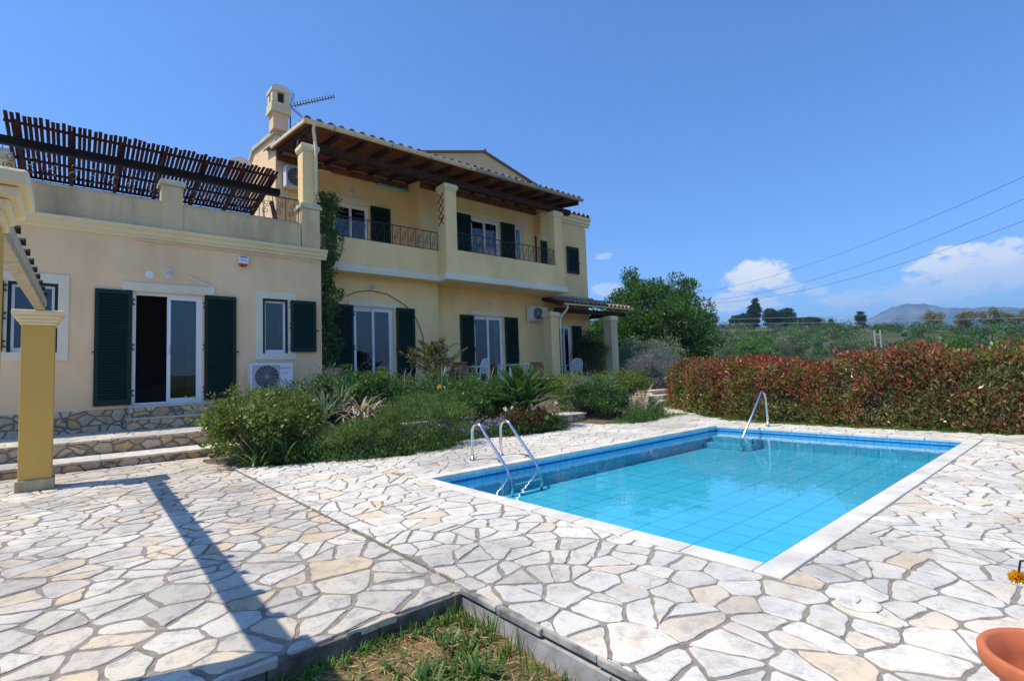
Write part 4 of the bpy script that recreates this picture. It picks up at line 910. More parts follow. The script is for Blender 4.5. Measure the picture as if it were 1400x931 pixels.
for i in range(8):
    x = 14.52+i*.61; V_.part('porch_rafter', MB().hexa([(x, 13.88, pz(13.88)-.13), (x+.08, 13.88, pz(13.88)-.13), (x+.08, 15.0, pz(15)-.13), (x, 15.0, pz(15)-.13), (x, 13.88, pz(13.88)-.031), (x+.08, 13.88, pz(13.88)-.031), (x+.08, 15.0, pz(15)-.031), (x, 15.0, pz(15)-.031)]), m_brownd)
gutter(14.62, 19.05, 13.76, 3.92, m_fascia, .065)
tile_roof(14.5, 19.0, 13.78, 15.02, pz(13.8)+.03, .33, .27, .42, .085)
V_.part('downpipe', MB().tube([(14.8, 13.76, 3.88), (14.78, 13.78, 3.70), (14.5, 13.84, 3.40), (14.44, 13.86, 3.3), (14.44, 13.86, .9)], .038, 10), m_fascia, smooth=True)
V_.part('wall_flashing', MB().box(14.62, 17.72, 14.90, 15.04, 4.37, 4.47), m_conc)
# foundation under the main terrace
tb_ = MB().box(4.9, 19, 12.6, 14.49, -.2, .80); tb_.box(9.3, 19, 14.5, 14.94, -.2, .80)
struct('villa_terrace', tb_, m_facing)
tp = MB(); sdt = seed_pts(4.8, 19, 12.0, 15.1, .55, rnd, 0, 1.2)
stones(tp, sdt, [0]*len(sdt), .84, lambda x, y: [(0, -1, -12.55), (0, 1, 14.93 if x > 9.28 else 14.48), (-1, 0, -4.9), (1, 0, 19.05)], rnd); struct('villa_terrace_paving', tp, m_stone2)
# --- iron railings
def spiral(cx, cz, r0, a0, turns, sgn, y):
    return [(cx+math.cos(a0+sgn*t_*turns*2*math.pi)*r0*(1-.72*t_), y, cz+math.sin(a0+sgn*t_*turns*2*math.pi)*r0*(1-.72*t_)) for t_ in [k/14 for k in range(15)]]
def railing(x0, x1, z0, z1, y, pitch=.30, parts=True):
    mb = MB().box(x0, x1, y-.014, y+.014, z1-.022, z1).box(x0, x1, y-.009, y+.009, z0+.03, z0+.045)
    n = max(1, round((x1-x0)/pitch)); dx = (x1-x0)/n; h = z1-z0
    for i in range(n+1): xx = x0+dx*i; mb.box(xx-.008, xx+.008, y-.008, y+.008, z0, z1-.022)
    o = V_.part('railing', mb, m_iron); sc_ = MB()
    for i in range(n):
        c = x0+dx*(i+.5); zm = (z0+z1)/2+.01; r_ = min(dx*.27, h*.17)
        up_ = spiral(c+.01, zm+r_*1.05, r_, -math.pi/2, 1.3, 1, y)[::-1] ; dn = spiral(c-.01, zm-r_*1.05, r_, math.pi/2, 1.3, 1, y)
        sc_.tube([(c-dx*.3, y, z1-.03), (c-dx*.32, y, z1-.12)] , .006, 4); sc_.tube(up_ + dn, .008, 4)
        sc_.tube([(c+r_, y, zm+r_*1.1), (c+r_*.6, y, z1-.03)], .006, 4); sc_.tube([(c-r_, y, zm-r_*1.1), (c-r_*.5, y, z0+.05)], .006, 4)
    V_.part('scrollwork', sc_, m_iron, o)
railing(-1.15, 1.36, 5.25, 5.90, 13.32); railing(1.84, 4.34, 5.25, 5.88, 13.32); railing(-4.5, -1.65, 5.25, 5.9, 13.32)
railing(4.95, 9.0, 5.302, 5.93, 14.06, .27); railing(9.47, 13.98, 5.302, 5.92, 13.62, .27)
# wall lamps
def bulkhead(x, z, Y, r=.09, label=None):
    o = V_.part('wall_lamp', MB().disc((x, Y-.001, z), r, 'y', .03), m_white, label=label)
    d = MB(); k = 16; vs = []; 
    for (rr, yy) in ((r*.85, Y-.031), (r*.7, Y-.06), (r*.35, Y-.078), (.004, Y-.08)):
        for j in range(k): a = 2*math.pi*j/k; vs.append((x+math.cos(a)*rr, yy, z+math.sin(a)*rr*.85))
    d.add(vs, [(i*k+j, i*k+(j+1) % k, (i+1)*k+(j+1) % k, (i+1)*k+j) for i in range(3) for j in range(k)]); V_.part('lamp_glass', d, m_lamp, o, smooth=True)
bulkhead(1.55, 3.66, 13.2); bulkhead(6.90, 4.02, 14.5, .11); bulkhead(7.02, 7.52, 16.2, .12); bulkhead(11.99, 7.58, 15.3); bulkhead(11.7, 3.86, 14.95)
V_.part('filler_patch', MB().disc((1.20, 13.199, 3.60), .075, 'y', .004), m_white)
V_.part('door_cable', MB().tube([(1.93, 13.18, 3.66), (1.97, 13.17, 3.60), (2.1, 13.17, 3.52), (2.3, 13.17, 3.47), (2.40, 13.17, 3.40), (2.42, 13.17, 3.24)], .016, 6), m_white, smooth=True)
arc = [(6.05+.0, 14.47, 3.66), (6.4, 14.47, 3.83), (6.85, 14.47, 3.90), (7.4, 14.47, 3.82), (8.0, 14.47, 3.52), (8.4, 14.47, 3.1), (8.62, 14.47, 2.55), (8.68, 14.47, 1.95), (8.70, 14.47, 1.2)]
V_.part('wall_cable', MB().tube(arc, .012, 6), m_brown, smooth=True)
V_.part('tube_lamp', MB().tube([(7.9, 16.0, 7.88), (9.05, 16.0, 7.86)], .05, 8).box(7.9, 9.05, 15.98, 16.18, 7.92, 7.95), m_mint)
# white strip lamp under the balcony roof
V_.part('strip_lamp', MB().box(5.55, 6.3, 16.1, 16.18, 7.98, 8.02), m_white)

# ------------------------------------------------------------------ air conditioners
def aircon(x0, x1, z0, z1, Y, label, letters=False):
    T_ = Thing('air_conditioner', label, 'air conditioner', ((x0+x1)/2, Y-.2, z0), 'outdoor air conditioner units on the villa walls')
    y0, y1 = Y-.36, Y-.06; w_ = x1-x0; h = z1-z0
    T_.part('housing', MB().box(x0, x1, y0, y1, z0+.03, z1), m_white, bevel=.015)
    cx = x0+w_*.37; cz = z0+.03+h*.47; r_ = h*.40
    T_.part('grille_panel', MB().box(x0+.03, x0+w_*.68, y0-.012, y0-.001, z0+.06, z1-.04), m_acgrey)
    f_ = MB().disc((cx, y0-.013, cz), r_, 'y', .006, 28); T_.part('fan_opening', f_, m_grille)
    gr_ = MB()
    for k in range(1, 8): rr = r_*k/8; gr_.tube([(cx+math.cos(a)*rr, y0-.024, cz+math.sin(a)*rr) for a in [2*math.pi*j/24 for j in range(25)]], .0025, 4)
    for k in range(8): a = math.pi*k/8; gr_.tube([(cx-math.cos(a)*r_, y0-.024, cz-math.sin(a)*r_), (cx+math.cos(a)*r_, y0-.024, cz+math.sin(a)*r_)], .003, 4)
    T_.part('fan_guard', gr_, m_acgrey)
    bl = MB()
    for k in range(3):
        a = 2*math.pi*k/3+.4; ca, sa = math.cos(a), math.sin(a); n_ = []
        for (rr, w2) in ((.04, .03), (r_*.85, r_*.3)): n_ += [(cx+ca*rr-sa*w2, y0-.0205, cz+sa*rr+ca*w2), (cx+ca*rr+sa*w2, y0-.0205, cz+sa*rr-ca*w2)]
        bl.add(n_, [(0, 1, 3, 2)])
    T_.part('fan_blades', bl, m_black)
    for x in (x0+.12, x1-.12): T_.part('bracket', MB().box(x-.02, x+.02, y0, Y-.002, z0-.0, z0+.028).box(x-.02, x+.02, Y-.03, Y-.002, z0-.22, z0-.001), m_white)
    pb_ = MB().tube([(x1-.002, y0+.16, z0+.2), (x1+.05, y0+.16, z0+.2), (x1+.08, Y-.02, z0+.25)], .015, 6); T_.part('pipe', pb_, m_white)
    if letters:
        text('brand_lettering', 'Panasonic', .058, (x0+w_*.70-T_.loc.x, y0-.002-T_.loc.y, z1-.13-T_.loc.z), m_text, T_.o); text('model_lettering', 'Inverter', .042, (x0+w_*.73-T_.loc.x, y0-.002-T_.loc.y, z1-.24-T_.loc.z), m_text, T_.o)
    return T_
aircon(3.09, 4.03, 1.02, 1.67, WY, 'white air conditioner low on the wing wall under the right window', True)
aircon(13.62, 14.5, 3.26, 3.84, 14.95, 'white air conditioner under the balcony beside the porch column')
aircon(4.80, 5.65, 7.12, 7.80, 16.2, 'white air conditioner high on the upper wall behind the left veranda column')
# alarm siren
al = Thing('alarm_siren', 'white alarm box with a red base high on the wing wall', 'alarm', (3.0, 13.15, 4.0))
a_ = MB().prism_y([(2.90, 4.03), (3.11, 4.03), (3.12, 4.21), (2.89, 4.21)], 13.10, 13.198); al.part('housing', a_, m_plast, bevel=.01)
al.part('beacon', MB().prism_y([(2.91, 4.028), (2.945, 3.975), (3.005, 3.955), (3.065, 3.975), (3.10, 4.028)], 13.105, 13.198), m_red, bevel=.004)
al.part('top_strip', MB().box(2.93, 3.08, 13.095, 13.0995, 4.175, 4.195), m_text); al.part('marking', MB().box(2.95, 2.99, 13.095, 13.0995, 4.10, 4.115).box(3.0, 3.07, 13.095, 13.0995, 4.10, 4.115), plain('blue_print', (.1, .2, .45)))
# trellis on the middle column
tl = Thing('trellis', 'folding brown wooden lattice hanging on the side of the middle veranda column', 'trellis', (9.0, 13.8, 6.2))
tm = MB(); zs = [6.1, 6.36, 6.62, 6.88, 7.14]
for i in range(4):
    a, b = zs[i], zs[i+1]; tm.bar((8.99, 13.62, a), (8.99, 13.92, b), .012, .03, (1, 0, 0)); tm.bar((8.975, 13.92, a), (8.975, 13.62, b), .012, .03, (1, 0, 0))
tl.part('lattice', tm, m_lattice); tl.part('wall_hook', MB().box(8.97, 9.018, 13.75, 13.79, 6.28, 6.34), m_black)
# antenna
an = Thing('tv_antenna', 'long thin rooftop television aerial on a mast behind the chimney', 'antenna', (5.1, 16.3, 8.9))
an.part('mast', MB().tube([(5.08, 16.3, 8.85), (5.08, 16.3, 9.95)], .02, 8), m_iron)
bm_ = MB(); A = Vector((5.05, 16.25, 9.86)); B = Vector((6.22, 15.6, 10.28)); bm_.tube([A, B], .018, 6); an.part('boom', bm_, m_iron)
el_ = MB(); D_ = (B-A).normalized(); S_ = D_.cross(Vector((0, 0, 1))).normalized(); U_ = S_.cross(D_)
for k in range(15):
    c = A+(B-A)*(.12+.88*k/14); hl = .15-.003*k; el_.tube([c-S_*hl+U_*.02, c+S_*hl+U_*.02], .014, 4); 
an.part('elements', el_, m_iron)
rf_ = MB()
for sg in (-1, 1):
    for k in range(7):
        q = A + U_*sg*(.04+.055*k) + D_*(.03+.035*k); rf_.tube([q-S_*.2, q+S_*.2], .006, 4)
    rf_.tube([A, A+U_*sg*.40+D_*.26], .008, 4)
an.part('reflector', rf_, m_iron)
# satellite dish behind the pergola
sd_ = Thing('satellite_dish', 'white round satellite dish behind the right end of the roof pergola', 'satellite dish', (4.0, 17.8, 4.62))
vs = []; k = 24
for (rr, dd) in ((.001, 0), (.15, .02), (.3, .06), (.42, .12)):
    for j in range(k): a = 2*math.pi*j/k; vs.append((4.0+math.cos(a)*rr, 17.8-dd*.9, 8.0+math.sin(a)*rr+dd*.35))
sd_.part('dish', MB().add(vs, [(i*k+j, i*k+(j+1) % k, (i+1)*k+(j+1) % k, (i+1)*k+j) for i in range(3) for j in range(k)]), m_white, smooth=True)
sd_.part('mast', MB().tube([(4.0, 17.85, 4.62), (4.0, 17.85, 7.95)], .03, 8), m_gutgrey)

# ------------------------------------------------------------------ roof pergola
pg = Thing('roof_pergola', 'dark reddish slatted timber pergola on the roof terrace of the wing', 'pergola', (1.5, 15.3, 4.62))
PX_0, PX_1 = -1.16, 4.12; PYa, PYb = 14.2, 16.75; Pz = lambda y: 6.86 - .18*(y-PYa)
x = PX_0; k = 0; random.seed(4)
while x < PX_1:
    e0 = random.uniform(-.05, .04); y0 = PYa+e0; y1 = PYb; s_ = random.uniform(-.01, .01)
    pg.part('slat', MB().hexa([(x+s_, y0, Pz(y0)), (x+s_+.063, y0, Pz(y0)), (x+.063, y1, Pz(y1)), (x, y1, Pz(y1)), (x+s_, y0, Pz(y0)+.03), (x+s_+.063, y0, Pz(y0)+.03), (x+.063, y1, Pz(y1)+.03), (x, y1, Pz(y1)+.03)]), m_wood); x += .0885; k += 1
for y in (14.40, 15.25, 15.85, 16.4, 16.68):
    pg.part('batten', MB().box(PX_0-.02, PX_1+.02, y, y+.05, Pz(y)-.06, Pz(y+.05)-.001), m_wood)
for x in (-1.0, -.15, .7, 1.55, 2.4, 3.25, 4.0):
    pg.part('rafter', MB().hexa([(x, PYa+.05, Pz(PYa)-.17), (x+.07, PYa+.05, Pz(PYa)-.17), (x+.07, PYb, Pz(PYb)-.17), (x, PYb, Pz(PYb)-.17), (x, PYa+.05, Pz(PYa+.05)-.063), (x+.07, PYa+.05, Pz(PYa+.05)-.063), (x+.07, PYb, Pz(PYb)-.063), (x, PYb, Pz(PYb)-.063)]), m_wood)
pg.part('main_beam', MB().box(-1.75, 4.3, 14.70, 14.86, Pz(14.8)-.34, Pz(14.8)-.175), m_beam)
pg.part('back_beam', MB().box(-1.2, 4.2, 16.6, 16.72, Pz(16.6)-.33, Pz(16.6)-.175), m_beam)
for x in (1.2, 4.05): pg.part('post', MB().box(x, x+.1, 16.6, 16.7, 4.62, Pz(16.6)-.335), m_beam)
pg.part('brace', MB().bar((4.1, 14.8, 6.2), (4.1, 14.3, 5.3), .08, .1), m_brown)
tc_ = Thing('terrace_column', 'cream capped masonry column carrying the left end of the roof pergola', 'column', (-1.45, 14.9, 4.62))
tc_.part('shaft', MB().box(-1.7, -1.12, 14.7, 15.2, 4.62, 6.08), m_cream, bevel=.01); tc_.part('capital', MB().box(-1.78, -1.04, 14.62, 15.28, 6.081, 6.20).box(-1.73, -1.09, 14.67, 15.23, 6.201, 6.29), m_capg, bevel=.01)

# ------------------------------------------------------------------ patio pergola with two mustard columns
pp = Thing('patio_pergola', 'patio pergola of two mustard columns carrying a long tiled beam at the left', 'pergola', (-.35, 6, PT))
def bx_(y): return -.29 - .015*(8.9-y)
for (ya, yb, dx) in ((8.88, 9.22, 0), (2.80, 3.05, -.045)):
    z0 = PT
    sh = pp.part('column', MB().box(-.51+dx, -.19+dx, ya, yb, z0+.14, 2.06 if ya > 5 else 1.92), m_pillar, bevel=.008)
    pp.part('column_base', MB().box(-.535+dx, -.165+dx, ya-.03, yb+.03, z0-.002, z0+.139), m_base, sh, bevel=.01)
    cpm = MB()
    zk = 0 if ya > 5 else -.14; ok = 1
    for (o_, za, zb_) in ((.015, 2.062, 2.10), (.035, 2.101, 2.14), (.065, 2.141, 2.185), (.09, 2.186, 2.25)): cpm.box(-.51+dx-o_*ok, -.19+dx+o_*ok, ya-o_*ok, yb+o_*ok, za+zk, zb_+zk)
    pp.part('capital', cpm, m_cream, sh, bevel=.012)
pp.part('neck', MB().box(-.52, -.32, 2.82, 3.03, 2.111, 2.25), m_pillar)
def skew(y0, y1, w0, w1, z0, z1): return MB().hexa([(bx_(y0)-w0, y0, z0), (bx_(y0)-w1, y0, z0), (bx_(y1)-w1, y1, z0), (bx_(y1)-w0, y1, z0), (bx_(y0)-w0, y0, z1), (bx_(y0)-w1, y0, z1), (bx_(y1)-w1, y1, z1), (bx_(y1)-w0, y1, z1)])
pp.part('beam', skew(2.85, 8.95, .095, .0, 2.252, 2.33), plain('olive_painted_beam', (.42, .36, .23), .7, var=.2), bevel=.006)
pp.part('upper_beam', skew(2.85, 9.0, .09, -.008, 2.331, 2.41), plain('pale_painted_beam', (.50, .44, .30), .7, var=.2), bevel=.006)
y = 3.1
while y < 8.9:
    q = .05; vs = []
    for (xx, k_) in ((bx_(y)-.10, .035), (bx_(y)+.03, .05)):
        for j in range(7): a = math.pi*j/6; vs.append((xx, y+math.cos(a)*k_, 2.412+math.sin(a)*k_*1.1))
    tl_ = MB().add(vs, [(j, j+1, 8+j, 7+j) for j in range(6)] + [tuple(range(7)), tuple(range(13, 6, -1)), (0, 6, 13, 7)])
    pp.part('ridge_tile', tl_, m_beam); y += .42

# ------------------------------------------------------------------ planting beds
def yedge(x): 
    E_ = [p for p in EDGE[1:14]]; xs_ = [p[0] for p in E_]; 
    return float(np.interp(x, [1.62, 1.95, 2.87, 3.22, 4.09, 4.95, 5.5, 5.84, 6.57, 7.9, 8.7, 9.3, 10.0, 11.3, 12.8, 14.2, 15, 19], [9.3, 8.5, 7.86, 7.62, 7.36, 7.5, 8.15, 8.25, 7.76, 7.72, 8.35, 8.3, 7.12, 7.4, 8.5, 9.6, 9.9, 10.2]))
def zbed(x, y):
    d = y - yedge(x) - (9 if x < 2.45 and y > 9.8 else 0); return -.05 + .06*float(smooth(0, .3, d)) + .62*float(smooth(.6, 4.2, d))
bm_ = MB(); NXB, NYB = 90, 26; V = []
for j in range(NYB+1):
    for i in range(NXB+1):
        x = 1.62+17.4*i/NXB; y = yedge(x)-.12 + (12.25+ (1.0 if x < 4.9 else 0) - yedge(x)+.12)*j/NYB
        V.append((x, y, zbed(x, y)+random.uniform(-.012, .012)))
bm_.add(V, [(j*(NXB+1)+i, j*(NXB+1)+i+1, (j+1)*(NXB+1)+i+1, (j+1)*(NXB+1)+i) for j in range(NYB) for i in range(NXB)])
struct('garden_bed', bm_, m_soil, True)
rng = np.random.default_rng(21)
def shrub(name, label, cat, loc, build, group=None, stems=None, extra=()):
    T_ = Thing(name, label, cat, loc, group); n_ = NP(); build(n_, np.array(loc, float)); T_.part('foliage', n_, extra[0])
    if stems is not None: T_.part('stems', stems, m_bark)
    for nm, fn, mm_ in extra[1:]:
        q = NP(); fn(q, np.array(loc, float)); T_.part(nm, q, mm_)
    return T_
B = lambda c, rad, nc, per, rc, size, **k: (lambda n_, o: bushy(n_, o+np.array(c), rad, nc, per, rc, size, rng, zmin=o[2], **k))
# big loose yellow green shrub beside the steps
shrub('leafy_shrub', 'large loose yellow green shrub spilling over the end of the stone steps', 'shrub', (2.35, 9.1, .0),
      B((0, -.1, .48), (.85, .95, .58), 130, 105, .19, .064, aspect=.5), stems=core((2.35, 9.1, .55), (.8, .8, .75), rng), extra=(m_lyel,
      ('sprays', lambda n_, o: [cloud(n_, o+np.array([rng.uniform(-.95, .8), rng.uniform(-.6, .6), rng.uniform(.6, 1.18)]), (.10, .10, .16), 26, .05, rng, shell=.1) for _ in range(34)], m_lyel)))
shrub('strap_leaf_plant', 'clump of glossy green strap leaves at the foot of the big shrub', 'plant', (2.45, 8.28, .02),
      lambda n_, o: [blades(n_, o+np.array([rng.uniform(-.45, .5), rng.uniform(-.12, .15), 0]), 14, .46, .035, rng, (15, 75), .9) for _ in range(13)], extra=(m_lblade,))
shrub('dry_dracaena', 'spiky plant with drooping pale dead leaves between green shrubs', 'plant', (3.78, 8.62, .05),
      lambda n_, o: [blades(n_, o+np.array([dx, dy, dz]), 26, .60, .032, rng, (15, 80), 1.5) for dx, dy, dz in ((0, 0, .25), (.25, .1, .42), (-.2, .05, .12), (.05, -.1, .55))], stems=MB().tube([(3.78, 8.62, .05), (3.84, 8.6, .62)], .03, 6), extra=(m_ldry,))
shrub('green_dracaena', 'grey green arching strap plant behind the dry spiky plant', 'plant', (3.45, 9.2, .1),
      lambda n_, o: [blades(n_, o+np.array([dx, dy, dz]), 22, .6, .035, rng, (5, 60), 1.0) for dx, dy, dz in ((0, 0, .45), (.35, .1, .6))], extra=(m_lgrey,))
def rosem(sz):
    def f(n_, o):
        bushy(n_, o+np.array([0, 0, sz[2]*.45]), (sz[0], sz[1], sz[2]*.55), int(64*sz[0]/.5), 120, .12, .05, rng, zmin=o[2], aspect=.18, upb=1.3, outb=.6)
    return f
shrub('rosemary_bush', 'low bright green needle leaved bush at the paving edge, left of the larger one', 'shrub', (3.6, 7.98, .0), rosem((.70, .52, .60)), stems=core((3.5, 8.1, .2), (.5, .35, .3), rng), group='needle leaved bushes along the paving', extra=(m_lrose,))
shrub('rosemary_bush', 'large bright green needle leaved bush at the paving edge near the pool ladder', 'shrub', (4.75, 8.0, .0), rosem((.98, .74, .98)), stems=core((4.75, 8.2, .3), (.7, .5, .4), rng), group='needle leaved bushes along the paving', extra=(m_lrose,))
shrub('wild_shrub', 'tall tangled mid green shrub below the left ground floor door', 'shrub', (4.5, 10.1, .35), B((0, 0, .5), (1.15, .75, .58), 95, 105, .19, .066), stems=core((4.5, 10.1, .9), (1.1, .7, .6), rng), extra=(m_lgreen,
      ('yellow_shoots', lambda n_, o: [cloud(n_, o+np.array([rng.uniform(.2, 1.1), rng.uniform(-.5, .5), rng.uniform(.65, .95)]), (.12, .12, .1), 60, .045, rng, shell=.1) for _ in range(16)], m_lyel)))
shrub('grey_lavender', 'greyish purple lavender like bush in front of the wing corner', 'shrub', (3.95, 10.4, .4), B((0, 0, .55), (.45, .4, .52), 55, 100, .14, .05, aspect=.2, upb=1.0), stems=core((3.95, 10.4, .8), (.4, .4, .5), rng), extra=(m_llav,))
shrub('dark_shrub', 'dark tangled shrub between the yellow green shrub and the wing wall', 'shrub', (3.0, 10.3, .2), B((0, 0, .45), (.9, .6, .55), 70, 100, .2, .055), stems=core((3.0, 10.3, .6), (.8, .5, .5), rng), extra=(m_lgreen,))
shrub('dense_bush', 'dense dark green small leaved bush left of the palm like plant', 'shrub', (6.45, 9.1, .05), B((0, 0, .45), (.88, .65, .62), 120, 110, .16, .052, aspect=.55), stems=core((6.45, 9.1, .5), (.8, .6, .5), rng), extra=(m_lgreen,))
shrub('low_shrub', 'scruffy olive green shrub with pale sprigs under the orange flowers', 'shrub', (5.6, 9.5, .1), B((0, 0, .35), (.65, .55, .42), 60, 90, .16, .04), stems=core((5.6, 9.5, .4), (.5, .5, .4), rng), extra=(m_lyel,))
shrub('thicket', 'low green thicket filling the bed in front of the terrace wall', 'shrub', (7.4, 11.0, .45), B((0, 0, .35), (2.3, .7, .45), 130, 90, .2, .05), stems=core((7.4, 11.0, .7), (2, .6, .4), rng), extra=(m_lgreen,
      ('sprig_leaves', lambda n_, o: [blades(n_, o+np.array([rng.uniform(-2.2, 2.2), rng.uniform(-.5, .3), .5]), 4, .55, .02, rng, (0, 25), .3) for _ in range(26)], m_lgrey)))
shrub('thicket', 'low yellowish green thicket in front of the porch columns', 'shrub', (11.6, 11.0, .5), B((0, 0, .3), (2.4, .8, .4), 120, 85, .2, .05), stems=core((11.6, 11.0, .7), (2, .6, .4), rng), extra=(m_lyel,))
# orange flowers
T_ = Thing('orange_flowers', 'few orange blooms on thin stems above the green bushes', 'flowers', (6.2, 9.9, .2))
fl = NP(); stm = MB()
for k in range(4):
    p_ = np.array([6.15+rng.uniform(-.2, .25), 9.5+rng.uniform(-.2, .2), 1.0+rng.uniform(-.1, .12)]); cloud(fl, p_, (.022, .022, .015), 18, .034, rng, shell=.1, aspect=.8); stm.tube([(p_[0]+.02, p_[1], .2), tuple(p_)], .005, 4)
T_.part('petals', fl, m_lorange); T_.part('stems', stm, m_lblade)
# palm like plant (cycad)
cy = Thing('sago_palm', 'fan of stiff dark green fronds beside the lilac flowers', 'palm', (7.75, 8.9, .08))
for k in range(70):
    a = rng.uniform(0, 2*math.pi); th = R(rng.uniform(3, 62)); n_ = NP(); l = 1.08*rng.uniform(.8, 1.1); p_ = np.array([7.75, 8.75, .30]); h_ = np.array([math.cos(a), math.sin(a), 0]); pts = [p_.copy()]
    for q in range(9): t_ = th+.75*(q/9)**1.4; p_ = p_+(h_*math.sin(t_)+np.array([0, 0, math.cos(t_)]))*l/9; pts.append(p_.copy())
    P_, D_l = [], []
    for q in range(52):
        f = .12+.88*q/52; i_ = min(8, int(f*9)); fr = f*9-i_; c = pts[i_]*(1-fr)+pts[min(9, i_+1)]*fr; ax = unit(pts[min(9, i_+1)]-pts[i_]); sd_v = np.array([-math.sin(a), math.cos(a), 0])
        for sg in (-1, 1): P_.append(c); D_l.append(ax*.75+sd_v*sg*.65+np.array([0, 0, .22]))
    leaves(n_, np.array(P_), np.array(D_l), .21, rng, .10, .05, .12)
    cy.part('frond', n_, m_lblade)
cy.part('trunk', MB().lathe((7.75, 8.9, .0), [(.10, 0), (.13, .12), (.12, .28), (.02, .32)], 12), m_bark)
# russet plant with white flowers, lilac ground cover
shrub('russet_perennial', 'russet and green perennial with white blooms at the foot of the palm', 'plant', (7.25, 8.02, .0), B((0, 0, .2), (.75, .3, .26), 60, 70, .13, .06), extra=(m_lredg,
      ('strap_leaves', lambda n_, o: [blades(n_, o+np.array([rng.uniform(-.6, .6), rng.uniform(-.2, .2), 0]), 7, .6, .045, rng, (10, 70), .5) for _ in range(10)], m_lblade),
      ('white_blooms', lambda n_, o: [cloud(n_, o+np.array([rng.uniform(-.75, .8), rng.uniform(-.35, .1), rng.uniform(.25, .75)]), (.015, .015, .02), 14, .035, rng, shell=.1, aspect=.8) for _ in range(9)], m_lwhite)))
shrub('lilac_groundcover', 'low cushion of small lilac flowers behind the pool ladder', 'flowers', (6.1, 8.3, .0), B((0, 0, .10), (.72, .32, .14), 60, 60, .11, .03), extra=(m_lgrey,
      ('lilac_blooms', lambda n_, o: [cloud(n_, o+np.array([rng.uniform(-.75, .75), rng.uniform(-.32, .25), rng.uniform(.15, .33)]), (.025, .025, .015), 14, .028, rng, shell=.1, aspect=.9) for _ in range(120)], m_lpurp)))
# right of the palm
shrub('round_bush', 'rounded dark green bush with a silvery top beside the block of stone steps', 'shrub', (10.3, 8.75, .05), B((0, 0, .42), (1.0, .75, .56), 130, 115, .16, .054, aspect=.5), stems=core((10.3, 8.75, .5), (.9, .7, .5), rng), extra=(m_lgreen,
      ('silvery_top', lambda n_, o: [cloud(n_, o+np.array([rng.uniform(-.95, .6), rng.uniform(-.4, .5), rng.uniform(.72, .98)]), (.16, .16, .1), 90, .045, rng, shell=.1, aspect=.25) for _ in range(30)], m_lgrey)))
shrub('dry_flax', 'withered brown flax plant with stiff curling leaves beside the path', 'plant', (11.0, 7.85, .0), lambda n_, o: blades(n_, o, 95, .78, .035, rng, (3, 75), .8, spread=.12), extra=(m_ldry,))
shrub('grass_tuft', 'small bright green tuft at the foot of the withered flax', 'plant', (11.35, 7.62, .0), B((0, 0, .08), (.2, .18, .14), 16, 50, .08, .05, aspect=.2, upb=1.5), extra=(m_lrose,))
shrub('green_bush', 'fresh green bush between porch column and path', 'shrub', (13.6, 10.3, .3), B((0, 0, .4), (1.0, .7, .5), 90, 110, .2, .06), stems=core((13.6, 10.3, .6), (.9, .6, .5), rng), extra=(m_lyel,))
shrub('lavender_bush', 'wide grey purple lavender bush behind the path end', 'shrub', (16.9, 11.4, .2), B((0, 0, .75), (1.5, 1.0, .95), 150, 120, .25, .09, aspect=.18, upb=1.2), stems=core((16.9, 11.4, .8), (1.4, .9, .8), rng), extra=(m_llav,))
shrub('grey_shrub', 'tall grey green shrub right of the porch', 'shrub', (21.6, 14.9, -.1), B((0, 0, 1.2), (2.3, 1.6, 1.6), 200, 120, .36, .12, aspect=.25, upb=1.0), stems=core((21.6, 14.9, 1.2), (2, 1.5, 1.4), rng), extra=(m_lgrey,))
shrub('porch_shrub', 'dark airy shrub under the right side of the porch', 'shrub', (16.75, 14.5, .5), B((0, 0, 1.15), (.62, .5, 1.25), 70, 110, .28, .11, aspect=.25), stems=core((16.75, 14.5, 1.6), (.9, .8, 1.2), rng), extra=(m_ldark,
      ('yellow_top', lambda n_, o: [cloud(n_, o+np.array([rng.uniform(.1, .7), rng.uniform(-.5, .2), rng.uniform(1.5, 1.9)]), (.2, .2, .14), 90, .09, rng, shell=.1) for _ in range(9)], m_lyel)))
# pine like sapling
sp = Thing('conifer_sapling', 'young feathery conifer in front of the ground floor wall corner', 'tree', (7.5, 12.0, .6)); n_ = NP(); tk = MB().tube([(7.5, 12.0, .5), (7.5, 12.0, 2.1)], .03, 6, radii=[.035, .01])
for k in range(60):
    z = .95+1.15*(k/60)**.9; a = rng.uniform(0, 6.28); l = (.75*(1-(k/60))+.25)*rng.uniform(.7, 1.15); e_ = np.array([math.cos(a)*l, math.sin(a)*l, l*rng.uniform(.3, .75)]); b_ = np.array([7.5, 12.0, z])
    q = b_ + e_*np.linspace(.1, 1, 34)[:, None]; q = np.repeat(q, 3, 0); leaves(n_, q, np.tile(unit(e_), (len(q), 1))*.8+rng.normal(size=(len(q), 3))*.55, .10, rng, .16, .02)
    tk.tube([tuple(b_), tuple(b_+e_)], .006, 4)
sp.part('trunk', tk, m_bark); sp.part('foliage', n_, L('conifer_leaf', [(.13, .14, .04), (.19, .18, .07), (.08, .10, .035)]))
